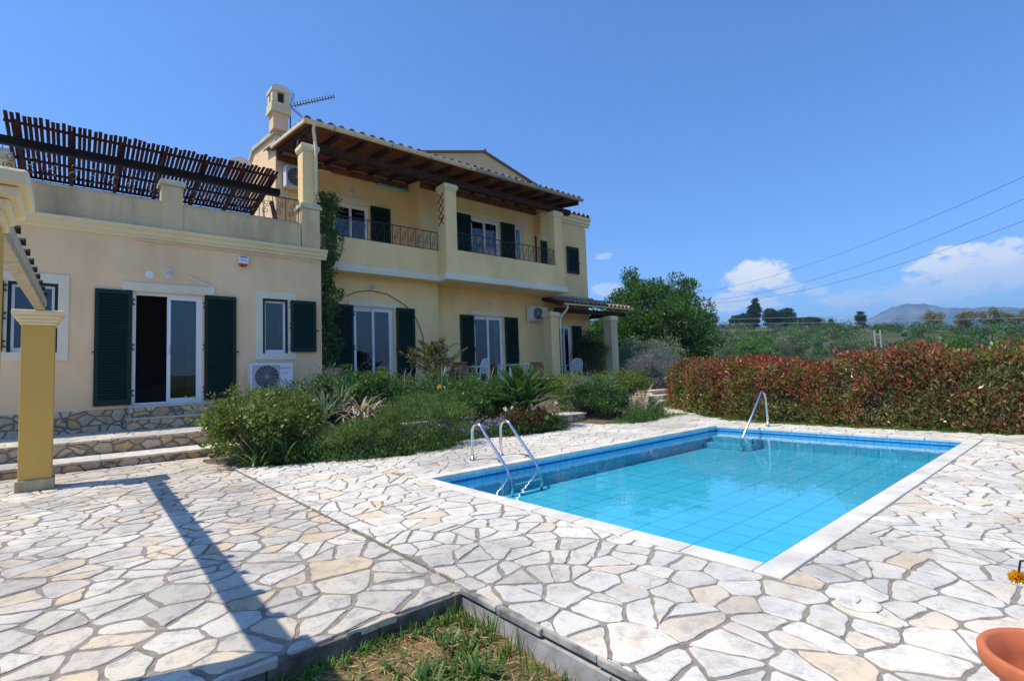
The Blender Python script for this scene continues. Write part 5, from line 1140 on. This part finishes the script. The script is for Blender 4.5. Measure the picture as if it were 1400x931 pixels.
# creeper on the wing corner
vn = Thing('climbing_vine', 'green creeper climbing from the ground to the upper balcony at the wing corner', 'vine', (5.0, 13.6, .4)); n_ = NP(); vt = MB()
for k in range(120):
    z = .8+5.2*k/120; wd = .22+.13*math.sin(z*2.3)**2 + (.22 if z > 4.6 and z < 5.2 else 0) + (.15 if z > 5.6 else 0)
    cloud(n_, (5.02+rng.uniform(-.02, wd), 13.5+rng.uniform(-.25, .35), z), (.15, .13, .14), 60, .075, rng, shell=.1, aspect=.6)
for k in range(14): cloud(n_, (5.0+rng.uniform(-.2, .35), 13.25+rng.uniform(-.1, .2), 5.9+rng.uniform(-.15, .25)), (.14, .12, .1), 50, .07, rng, shell=.1, aspect=.6)
for x in (4.98, 5.08): vt.tube([(x, 13.6, .5), (x+.06, 13.5, 2), (x-.02, 13.45, 3.6), (x+.05, 13.5, 5.2), (x, 13.3, 5.9)], .018, 5)
vn.part('leaves', n_, m_lgreen); vn.part('stems', vt, m_bark)
# steps at the far end of the path
fs = Thing('garden_steps', 'short flight of pale stone steps at the far end of the path', 'steps', (15.6, 10.2, 0))
for k in range(3):
    x0 = 14.4+.5*k; fs.part('step', MB().box(x0, 16.6, 9.75+.35*k, 11.2, -.05 if k == 0 else .16*k, .16*(k+1)-.035), m_facing); fs.part('tread', MB().box(x0-.03, 16.6, 9.72+.35*k, 10.10+.35*k+.02, .16*(k+1)-.033, .16*(k+1)), m_coping, bevel=.006)
fb = Thing('stone_block_step', 'low white topped stone step between the russet plant and the round bush', 'steps', (9.35, 8.9, 0))
fb.part('block', MB().box(8.75, 9.75, 8.62, 9.2, -.05, .165), m_facing); fb.part('tread', MB().box(8.72, 9.78, 8.59, 9.2, .168, .20), m_coping, bevel=.006)
bw = Thing('bed_wall', 'low white topped stone wall half hidden behind the needle leaved bush', 'wall', (5.6, 8.95, 0))
bw.part('stones', MB().box(4.6, 6.6, 8.95, 9.15, -.05, .30), m_facing); bw.part('coping', MB().box(4.57, 6.63, 8.92, 9.18, .303, .34), m_coping, bevel=.006)
# ------------------------------------------------------------------ terrace furniture and pots
def jar(x, y, z, label, s=1.0, m=m_terrad):
    T_ = Thing('terracotta_jar', label, 'pot', (x, y, z), 'terracotta jars on the villa terrace')
    T_.part('body', MB().lathe((x, y, z), [(.001, 0), (.11*s, 0), (.16*s, .12*s), (.21*s, .28*s), (.20*s, .40*s), (.15*s, .50*s), (.145*s, .53*s), (.18*s, .56*s), (.18*s, .585*s), (.15*s, .585*s), (.12*s, .5*s), (.17*s, .35*s), (.001, .1*s)], 28), m, smooth=True)
    for sg in (-1, 1): T_.part('handle', MB().tube([(x+sg*.145*s, y-.02, z+.51*s), (x+sg*.22*s, y-.02, z+.50*s), (x+sg*.235*s, y-.02, z+.42*s), (x+sg*.195*s, y-.02, z+.34*s)], .016*s, 8), m, smooth=True)
    return T_
jar(9.25, 13.35, .84, 'round terracotta jar right of the conifer sapling', 1.38); jar(12.65, 13.4, .84, 'terracotta jar standing left of the front porch column', 1.3)
bo = Thing('terracotta_bowl', 'wide shallow terracotta bowl left of the round jar', 'pot', (8.72, 13.1, .84)); bo.part('bowl', MB().lathe((8.72, 13.1, .84), [(.001, 0), (.14, 0), (.12, .2), (.24, .46), (.27, .47), (.27, .5), (.22, .5), (.12, .25), (.001, .25)], 26), m_terrad, smooth=True)
def chair(x, y, z, rz, label):
    T_ = Thing('garden_chair', label, 'chair', (x, y, z), 'white plastic garden chairs on the terrace')
    o = T_.loc; P = lambda a, b, c: (x+a, y+b, z+c)
    for sx in (-1, 1):
        for sy in (-1, 1): T_.part('leg', MB().hexa([P(sx*.25-.02, sy*.24-.02, 0), P(sx*.25+.02, sy*.24-.02, 0), P(sx*.25+.02, sy*.24+.02, 0), P(sx*.25-.02, sy*.24+.02, 0), P(sx*.22-.025, sy*.2-.025, .42), P(sx*.22+.025, sy*.2-.025, .42), P(sx*.22+.025, sy*.2+.025, .42), P(sx*.22-.025, sy*.2+.025, .42)]), m_plast)
    T_.part('seat', MB().box(x-.24, x+.24, y-.23, y+.23, z+.422, z+.45), m_plast, bevel=.01)
    bk = MB().tube([P(-.24, .22, .45), P(-.24, .28, .72), P(-.17, .31, .86), P(0, .32, .90), P(.17, .31, .86), P(.24, .28, .72), P(.24, .22, .45)], .022, 8)
    for k in range(-3, 4): bk.bar(P(k*.06, .235, .46), P(k*.055, .31, .86), .028, .01, (0, 1, 0))
    T_.part('backrest', bk, m_plast)
    for sx in (-1, 1): T_.part('armrest', MB().tube([P(sx*.26, .25, .66), P(sx*.28, 0, .66), P(sx*.27, -.22, .64), P(sx*.25, -.23, .45)], .02, 8), m_plast)
    T_.o.rotation_euler = (0, 0, rz); return T_
chair(10.1, 13.5, .84, R(200), 'white plastic garden chair in front of the middle terrace door'); chair(15.6, 14.3, .84, R(160), 'white plastic garden chair in the shade under the porch')
tb2 = Thing('garden_table', 'white plastic garden table left of the terracotta jar by the porch', 'table', (11.2, 13.0, .84))
tb2.part('top', MB().box(10.75, 11.65, 12.65, 13.35, 1.50, 1.535), m_plast, bevel=.012)
for x in (10.82, 11.58):
    for y in (12.72, 13.28): tb2.part('leg', MB().box(x-.03, x+.03, y-.03, y+.03, .84, 1.499), m_plast, bevel=.006)
# ------------------------------------------------------------------ photinia hedge
HP = [(14.9, 8.75), (14.25, 8.1), (13.2, 6.9), (12.6, 5.2), (12.45, 3), (12.5, 0), (12.55, -3), (12.6, -7)]
hl = [0]
for a, b in zip(HP[:-1], HP[1:]): hl.append(hl[-1]+math.dist(a, b))
def hpos(s_): return np.interp(s_, hl, [p[0] for p in HP]), np.interp(s_, hl, [p[1] for p in HP])
def htop(s_): return float(np.interp(s_, [0, .5, 1, 3, 5, 8, 12, 18], [1.1, 1.38, 1.42, 1.36, 1.35, 1.50, 1.58, 1.55])) + .09*math.sin(s_*2.1)+.06*math.sin(s_*5.3+1)
hg = Thing('photinia_hedge', 'long clipped hedge with red young leaves along the far side of the pool deck', 'hedge', (12.5, 3, -.19))
nr, ng = NP(), NP(); hs = MB(); nC = 5200
S_arr = rng.uniform(0, hl[-1], nC)
for s_ in S_arr:
    cx, cy = hpos(s_); x2, y2 = hpos(s_+.1); tx, ty = x2-cx, y2-cy; l = math.hypot(tx, ty) or 1; nxv, nyv = ty/l, -tx/l
    top = htop(s_); u = rng.uniform(); hw = .62+.07*math.sin(s_*3.3)+.05*math.sin(s_*7.1)
    if u < .62:   # faces
        z = rng.uniform(.03, 1)*(top+.05); side = 1 if rng.uniform() < .72 else -1; off = side*hw*(1-.10*(z/top))*rng.uniform(.8, 1.08)
    elif u < .9: z = top*rng.uniform(.92, 1.05); off = rng.uniform(-1, 1)*hw*.9
    else: z = rng.uniform(.3, .9)*top; off = rng.uniform(-.8, .8)*hw
    px_, py_ = cx+nxv*off, cy+nyv*off; zz = -.19+z
    rr = rng.uniform(.09, .17); cnt = 30; f = z/top; pr = .10+.62*max(0, f-.28) + .25*math.sin(s_*1.7+z*2.2)*math.sin(s_*.9)
    tgt = nr if rng.uniform() < pr else ng
    cloud(tgt, (px_, py_, zz), (rr, rr, rr), cnt, .078, rng, shell=.05, upb=.9, aspect=.40, outb=.9)
for s_ in np.arange(.1, hl[-1], .22):   # upright red shoots on top
    for _ in range(3):
        cx, cy = hpos(s_+rng.uniform(-.1, .1)); cloud(nr, (cx+rng.uniform(-.5, .5), cy+rng.uniform(-.2, .2), -.19+htop(s_)+rng.uniform(.02, .18)), (.05, .05, .09), 16, .08, rng, shell=.05, upb=1.4, outb=.5)
for s_ in np.arange(.2, hl[-1], .4):
    cx, cy = hpos(s_)
    for k in range(3): a = rng.uniform(0, 6.28); hs.tube([(cx+.05*k, cy, -.2), (cx+.3*math.cos(a), cy+.3*math.sin(a), .5), (cx+.5*math.cos(a), cy+.5*math.sin(a), 1.15)], .02, 5, radii=[.025, .015, .006])
hg.part('red_leaves', nr, m_lhedge_r); hg.part('green_leaves', ng, m_lhedge_g); hg.part('stems', hs, m_bark)
# grass along the hedge and by the path
gs = NP()
def grass_patch(n, fx, hgt=(.03, .09), m_w=.006):
    P_ = np.array([fx() for _ in range(n)]); D_ = np.stack([rng.normal(size=n)*.45, rng.normal(size=n)*.45, np.ones(n)], 1); leaves(gs, P_, D_, .06, rng, .12, .02, .5)
def hedge_foot():
    s_ = rng.uniform(0, hl[-1]); cx, cy = hpos(s_); x2, y2 = hpos(s_+.1); tx, ty = x2-cx, y2-cy; l = math.hypot(tx, ty) or 1; off = rng.uniform(.45, 1.35); return (cx+ty/l*off, cy-tx/l*off, -.05+0*rng.uniform())
grass_patch(16000, hedge_foot)
grass_patch(2500, lambda: (rng.uniform(9.4, 12.3), 7.25+rng.uniform(0, .5)+.25*abs(0), .0))
o_ = link_mesh('edge_grass', gs, m_lgrass); tag(o_, 'thin green grass along the foot of the hedge and path', 'grass', kind='stuff')
vb = MB(); V = []; ns = 60
for k in range(ns+1):
    s_ = hl[-1]*k/ns; cx, cy = hpos(s_); x2, y2 = hpos(min(hl[-1], s_+.1)) if k < ns else hpos(s_); x1, y1 = hpos(max(0, s_-.1)); tx, ty = x2-x1, y2-y1; l = math.hypot(tx, ty)
    V += [(cx+ty/l*1.42, cy-tx/l*1.42, -.03), (cx-ty/l*1.1, cy+tx/l*1.1, -.06)]
vb.add(V, [(2*k, 2*k+1, 2*k+3, 2*k+2) for k in range(ns)])
struct('verge', vb, plain('grassy_soil', (.14, .13, .05), .95, var=.5, scale=6, bmp=.5))
# ------------------------------------------------------------------ rough grass plot in the foreground
gr, stw, wd_ = NP(), NP(), NP()
def gz(x, y): return -.13 - .15*np.clip((2.6-np.asarray(y))/2.6, 0, 1)
def dz_(P): P[:, 2] += .13 + .0 + gz(0, P[:, 1]); return P
n = 9000; P_ = np.stack([rng.uniform(-2.5, 1.74, n), rng.uniform(-1.2, 2.57, n), np.full(n, -.13)], 1); dz_(P_)
ln_ = np.sin(P_[:, 0]*3.1+1)*np.cos(P_[:, 1]*2.7)+.6*np.sin(P_[:, 0]*7.3+P_[:, 1]*5.1)+rng.normal(size=n)*.5
P2 = P_[ln_ > .7]; leaves(gr, P2, np.stack([rng.normal(size=len(P2))*.4, rng.normal(size=len(P2))*.4, np.ones(len(P2))], 1), .075, rng, .075, .02, .6)
n = 34000; P_ = np.stack([rng.uniform(-2.5, 1.74, n), rng.uniform(-1.2, 2.58, n), -.128+rng.uniform(0, .02, n)], 1); dz_(P_); leaves(stw, P_, np.stack([rng.normal(size=n), rng.normal(size=n), np.abs(rng.normal(size=n))*.25], 1), .05, rng, .07, .03, .7)
for k in range(230):
    c = np.array([rng.uniform(.1, 1.72), rng.uniform(1.2, 2.55), -.13]); c[2] = gz(0, c[1])
    if k % 2: blades(gr, c, 14, .075, .006, rng, (0, 60), .7, seg=3, spread=.03)
    else: blades(wd_, c, 10, .06, .016, rng, (30, 80), .5, seg=3, spread=.012)
for k in range(60):
    c2_ = np.array([rng.uniform(-.3, 1.75), 2.56-rng.uniform(0, .06), 0]); c2_[2] = gz(0, c2_[1]); blades(gr if k % 3 else wd_, c2_, 9, .07, .008, rng, (5, 60), .6, seg=3, spread=.03)
for k in range(22):
    c = np.array([1.70+rng.uniform(-.03, .02), rng.uniform(.9, 2.5), -.13]); c[2] = gz(0, c[1]); blades(gr, c, 8, .12, .007, rng, (0, 30), .6, seg=3, spread=.03)
for c, s_ in (((1.45, 1.55), 1.2), ((1.2, 2.1), 1.0), ((.75, 2.2), 1.0), ((1.5, 2.15), .9), ((1.68, 1.05), 1.1), ((1.05, 1.7), 1.0), ((.6, 2.35), .8), ((1.7, 1.22), 1.0)):
    for _ in range(7): blades(wd_, (c[0]+rng.normal()*.07, c[1]+rng.normal()*.07, float(gz(0, c[1]))), 9, .11*s_, .022, rng, (15, 70), .5, seg=3, spread=.02)
for nm, q, mm_, lb in (('grass', gr, m_lgrass, 'fresh green grass tufts in the dry plot below the deck edge'), ('straw_litter', stw, m_lstraw, 'dry brown straw covering the plot below the deck edge'), ('weeds', wd_, m_lyel if False else m_lrose, 'broad leaved green weeds growing through the straw')):
    o_ = link_mesh(nm, q, mm_); tag(o_, lb, 'grass' if nm != 'weeds' else 'weeds', kind='stuff')
# ------------------------------------------------------------------ foreground pot, dandelion and twigs
fp_ = Thing('terracotta_pot', 'large empty terracotta pot cut by the lower right corner', 'pot', (2.40, .16, .006)); c = (2.40, .16, -.02); S = .185
fp_.part('pot_body', MB().lathe(c, [(.001, 0), (.115, 0), (.165, .235), (.168, .24), (.195, .245), (.205, .262), (.207, .298), (.200, .308), (.188, .308), (.180, .30), (.160, .235), (.110, .03), (.001, .03)], 64), m_terra, smooth=True)
fp_.part('soil', MB().lathe(c, [(.001, .09), (.125, .085)], 32), m_soil)
tw = Thing('bare_twigs', 'thin bare twigs reaching in over the paving from the right', 'twigs', (4.1, .1, .01)); tt = MB()
def twig(p, d, l, r, depth):
    p = Vector(p); d = Vector(d).normalized(); pts = [p]
    for k in range(4): d = (d+Vector(rng.normal(size=3))*.12).normalized(); p = p+d*l/4; pts.append(p)
    tt.tube(pts, r, 5, radii=[r, r*.85, r*.7, r*.5, r*.3])
    if depth:
        for k in range(3): twig(pts[1+k], d+Vector(rng.normal(size=3))*.7, l*.6, r*.5, depth-1)
twig((4.15, -.25, .0), (-.25, .9, .8), .75, .006, 2); twig((4.15, -.25, .0), (.2, .8, .9), .7, .005, 2); twig((4.2, -.2, .0), (-.6, .9, .35), .7, .005, 1)
tw.part('branches', tt, m_bark)
dn = Thing('yellow_flower', 'single yellow bloom on a dark stem at the right edge', 'flower', (2.80, .0, .01)); n_ = NP()
fc = np.array([2.71, .28, .42]); cloud(n_, fc, (.016, .016, .012), 220, .020, rng, shell=.05, aspect=.4, svar=.2); dn.part('petals', n_, m_lyell)
dn.part('stem', MB().tube([(2.80, -.05, .02), (2.81, .05, .3), (2.76, .2, .50), (2.72, .27, .48), tuple(fc)], .004, 6), m_black)
# ------------------------------------------------------------------ trees beyond the garden
def tree_proto(name, label, cat, R_, Hh, nclump, per, rc, size, m_leaf, base=.3, trunk=.18, aspect=.45, squash=1, seed=1, group=None, upb=.35):
    T_ = Thing(name, label, cat, (0, 0, 0), group); rg = np.random.default_rng(seed); n_ = NP(); tk = MB()
    c = np.array([0, 0, Hh*(base+(1-base)/2)]); rad = np.array([R_, R_, Hh*(1-base)/2*squash])
    tk.tube([(0, 0, -.3), (R_*.03, 0, Hh*.3), (-.02*R_, .03*R_, Hh*.7)], trunk, 8, radii=[trunk, trunk*.8, trunk*.3])
    for k in range(nclump):
        d = unit(rg.normal(size=3)); rr = rg.uniform(.35, 1.0)**.5; q = c + d*rad*rr*(1+.12*math.sin(k*1.7)); r_ = rc*rg.uniform(.6, 1.4)
        if k % 5 == 0: tk.tube([(0, 0, Hh*rg.uniform(.25, .5)), tuple(q)], trunk*.2, 4, radii=[trunk*.25, trunk*.05])
        cloud(n_, q, (r_, r_, r_*.75), int(per*rg.uniform(.7, 1.3)), size, rg, shell=.2, aspect=aspect, upb=upb)
    T_.part('crown', n_, m_leaf); T_.part('trunk', tk, m_bark); return T_
def place(T_, x, y, s_=1, rz=0, label=None, first=False, dz=0):
    loc = (x, y, float(H(x, y))+dz)
    if first: T_.o.location = loc; T_.o.rotation_euler = (0, 0, rz); T_.o.scale = (s_,)*3 if isinstance(s_, (int, float)) else s_; return T_.o
    return copy_tree(T_.o, loc, rz, label, scale=s_)
big = tree_proto('broadleaf_tree', 'large dense round green tree right of the porch', 'tree', 3.9, 7.4, 330, 210, .62, .17, m_ltree, base=.05, trunk=.25, seed=3); place(big, 26.2, 17.7, (.88, .88, 1.0), 0, first=True)
t2 = tree_proto('broadleaf_tree', 'smaller green tree seen under the porch eave', 'tree', 2.6, 5.0, 160, 160, .5, .16, m_ltree2, base=.05, seed=4); place(t2, 27.5, 22.2, first=True)
place(t2, 31.5, 29.5, 1.15, 1.0, 'green tree behind the villa corner, left of the large round one')
ol = tree_proto('olive_tree', 'grey green olive tree just above the left part of the hedge', 'tree', 2.6, 4.2, 110, 110, .55, .2, m_lolive, base=.15, seed=6, aspect=.28, group='olive trees on the slope behind the hedge')
place(ol, *(np.array([math.cos(R(24.5)), math.sin(R(24.5))])*42), .62, 0, first=True)
brt = tree_proto('bright_tree', 'bright green tree behind the middle of the hedge', 'tree', 2.6, 4.0, 110, 110, .6, .22, m_ltree2, base=.0, seed=8)
place(brt, *(np.array([math.cos(R(10.9)), math.sin(R(10.9))])*48), .8, 0, first=True)
place(brt, *(np.array([math.cos(R(9.0)), math.sin(R(9.0))])*52), .85, 1.4, 'second bright green tree, right of the first behind the hedge'); place(brt, *(np.array([math.cos(R(24.3)), math.sin(R(24.3))])*62), 1.0, 2.2, 'bright green tree above the olive trees, right of the large round tree'); place(brt, *(np.array([math.cos(R(4.5)), math.sin(R(4.5))])*50), .8, 2.8, 'bright green tree at the right edge above the hedge')
for k, (a, r_, s_, lb) in enumerate(((21.8, 46, .95, 'second olive tree from the left above the hedge'), (19.3, 44, 1.0, 'olive tree above the hedge, third from the left'), (17.0, 50, .9, 'small olive tree left of the pale double post'), (27.0, 48, 1.0, 'olive tree half behind the large round tree'), (26.0, 75, 1.1, 'far olive tree beside the large round tree'), (21, 80, 1.2, 'olive tree high on the slope behind the leftmost ones'), (16.3, 84, 1.1, 'olive tree on the slope left of the bare field'), (6.8, 60, 1.0, 'olive tree right of the bright green trees'), (3.0, 66, 1.05, 'olive tree at the right end of the hedge skyline'), (12.6, 62, .75, 'low olive tree right of the pale double post'), (33, 60, 1.1, 'olive tree hidden behind the large round tree'))):
    place(ol, math.cos(R(a))*r_, math.sin(R(a))*r_, s_*.68, k*1.1, lb)
# skyline trees
cyp = tree_proto('cypress', 'tall dark cypress at the right end of the skyline grove', 'tree', 1.2, 14, 90, 90, .8, .5, m_lcyp, base=.02, trunk=.3, seed=9, group='cypresses on the skyline', upb=1.2); SK = 205
def sky(T_, a, s_, label=None, first=False, r_=SK, dz=0): return place(T_, math.cos(R(a))*r_, math.sin(R(a))*r_, s_, a, label, first, dz)
sky(cyp, 23.6, (1.0, 1.0, .72), first=True)
sky(cyp, 23.95, (1.1, 1.1, .55), 'shorter dark cypress left of the tallest one on the skyline')
dk_ = tree_proto('conifer', 'dark conical conifer right of the skyline grove', 'tree', 2.6, 8.5, 90, 90, 1.0, .6, m_lcyp, base=.05, trunk=.3, seed=10, squash=1.0, group='dark conifers on the skyline')
sky(dk_, 22.3, (.9, .9, .75), first=True); sky(dk_, 21.0, (.95, .95, .75), 'second dark conical conifer on the skyline'); sky(cyp, 14.9, (.9, .9, .38), 'small lone cypress on the skyline left of the mountain'); sky(cyp, 17.2, (.5, .5, .2), 'tiny cypress on the skyline between two round bushes')
rd = tree_proto('round_tree', 'dark broad tree making the left of the skyline grove', 'tree', 3.4, 6.5, 90, 90, 1.1, .6, m_lcyp, base=.1, trunk=.3, seed=12, group='round trees on the skyline')
sky(rd, 25.3, (.8, .8, .62), first=True); sky(rd, 24.6, (.7, .7, .72), 'dark broad tree in the middle of the skyline grove'); sky(rd, 24.1, (.6, .6, .62), 'dark broad tree beside the skyline cypresses'); sky(rd, 20.1, (.8, .8, .45), 'low dark tree right of the two conical conifers'); sky(rd, 18.9, (1, 1, .5), 'flat topped dark tree in the middle of the skyline')
sky(rd, 28.0, (.7, .7, .75), 'small dark tree just right of the large round tree top')
oc = tree_proto('autumn_tree', 'open ochre tree on the skyline in front of the mountain peak', 'tree', 3.0, 6.3, 46, 50, 1.0, .5, m_lochre, base=.3, trunk=.35, seed=14, group='ochre trees on the right of the skyline')
sky(oc, 9.7, (.85, .85, .85), first=True); sky(oc, 7.6, (.95, .95, .85), 'second ochre tree from the left on the skyline'); sky(oc, 6.05, (.95, .95, 1.0), 'tallest ochre tree on the right skyline'); sky(oc, 4.9, (.7, .7, .75), 'smaller ochre tree right of the tallest'); sky(oc, 3.7, (.9, .9, .95), 'ochre tree at the right edge of the skyline')
# woodland mass on the slope
rg = np.random.default_rng(33); wls = [NP() for _ in range(3)]
for k in range(1700):
    a = rg.uniform(-22, 64); r_ = rg.uniform(62, 225)
    if 11.6 < a < 15.8 and 104 < r_ < 149 and rg.uniform() < .86: continue
    x, y = math.cos(R(a))*r_, math.sin(R(a))*r_; z = float(H(x, y)); s_ = rg.uniform(.5, 1.2)*(1+1.1*(rg.uniform() < .2)+1.2*(rg.uniform() < .05)); q = (x, y, z+s_*.5)
    tgt = wls[int(rg.choice((0, 1, 2), p=(.45, .3, .25)))]
    for _ in range(3): cloud(tgt, np.array(q)+rg.normal(size=3)*s_*np.array([.6, .6, .25]), (s_*.75, s_*.75, s_*.7), 55, .36, rg, shell=.3, aspect=.5)
for q_, mm_, lb in ((wls[0], m_lfar, 'mass of mixed olive scrub and trees covering the far slope'), (wls[1], m_ltree, 'darker green crowns scattered over the far slope'), (wls[2], m_ltree2, 'brighter green crowns scattered over the far slope')):
    o_ = link_mesh('distant_woodland', q_, mm_); tag(o_, lb, 'woodland', kind='stuff')
sc_ = NP()
for k in range(420):
    a = rg.uniform(-22, 40); r_ = rg.uniform(27, 70); x, y = math.cos(R(a))*r_, math.sin(R(a))*r_; z = float(H(x, y)); s_ = rg.uniform(.4, .9); cloud(sc_, (x, y, z+.2), (s_*1.3, s_*1.3, s_), 90, .2, rg, shell=.2, aspect=.35, upb=1.0)
o_ = link_mesh('rough_scrub', sc_, m_lolive); tag(o_, 'low rough scrub on the ground behind the hedge', 'scrub', kind='stuff')
# ------------------------------------------------------------------ poles and wires
up_ = Thing('utility_pole', 'wooden utility pole with a crossarm above the porch eave', 'utility pole', (55.7, 42.4, float(H(55.7, 42.4)))); zt = 11.3
up_.part('pole', MB().tube([(55.7, 42.4, -1), (55.7, 42.4, zt)], .16, 10, radii=[.2, .14]), m_bark)
ax = Vector((math.sin(R(37.3)), -math.cos(R(37.3)), 0)); c = Vector((55.7, 42.4, zt-.35))
up_.part('crossarm', MB().bar(c-ax*1.5, c+ax*1.5, .16, .14), m_bark)
for d in (-1.3, 0, 1.3): up_.part('insulator', MB().lathe(tuple(c+ax*d+Vector((0, 0, .07))), [(.06, 0), (.12, .1), (.12, .3), (.04, .36)], 10), m_gutgrey)
def wire(pts, label, r=.010):
    # quadratic through three points
    a, b, c = [Vector(p) for p in pts]; o_ = []
    for k in range(41):
        t_ = -.0+k/40*1.6; s0 = (a-b).length/((a-b).length+(b-c).length)
        f0 = (t_-s0)*(t_-1)/((0-s0)*(0-1)); f1 = (t_-0)*(t_-1)/((s0)*(s0-1)); f2 = t_*(t_-s0)/(1-s0); o_.append(a*f0+b*f1+c*f2)
    return solo('power_line', MB().tube(o_, r, 5), m_iron, label, 'power line', tuple(a), 'power lines crossing the sky')
wire([(55.7+.79, 42.4-1.03, zt), (48.2, 26.0, 8.75), (36, 2.1, 10.2)], 'topmost thin dark power line rising to the right'); wire([(55.7, 42.4, zt), (48.6, 26.0, 7.9), (36, 2.2, 9.07)], 'middle thin dark power line rising to the right'); wire([(55.7-.79, 42.4+1.03, zt-.2), (47.6, 24.0, 7.35), (36, 2.3, 7.97)], 'lowest dark power line rising to the right')
for e0, e1, lb in ((4.92, 3.72, 'upper of two pale level wires over the skyline'), (4.45, 3.0, 'lower of two pale level wires over the skyline')):
    pts = []
    for k in range(21): a = 40-44*k/20; e_ = e0+(e1-e0)*(28.8-a)/24.7; pts.append((math.cos(R(a))*95, math.sin(R(a))*95, 1.25+95*math.tan(R(e_))))
    solo('power_line', MB().tube(pts, .022, 4), m_gutgrey, lb, 'power line', pts[0], 'power lines crossing the sky')
dp = Thing('field_post', 'pale double post standing alone in the scrub behind the hedge', 'post', (33.9, 8.4, float(H(33.9, 8.4))))
for d in (0, .26): dp.part('post', MB().tube([(33.9+d*.25, 8.4-d, -1.2), (33.9+d*.25, 8.4-d, 2.95)], .05, 8), m_gutgrey)
dp.part('crossbar', MB().bar((33.88, 8.45, 2.7), (33.98, 8.1, 2.7), .06, .06), m_gutgrey)

# green filler over the bed so that little soil shows
fc_ = NP(); rg = np.random.default_rng(77)
for k in range(1150):
    x = rg.uniform(1.9, 18); ye = yedge(x); y = ye + rg.choice((rg.uniform(.02, .35), rg.uniform(.1, 3.8)))
    if y > 12.1: continue
    if 8.5 < x < 9.9 and y < 9.1: continue
    if x > 13.9 and y < 11.2: continue
    s_ = rg.uniform(.12, .3); cloud(fc_, (x, y, zbed(x, y)+s_*.35), (s_*1.2, s_*1.2, s_), 60, .05, rg, shell=.15, aspect=.4, upb=.9)
o_ = link_mesh('ground_cover', fc_, m_lgreen); tag(o_, 'mixed low green ground cover between the shrubs of the bed', 'ground cover', kind='stuff')
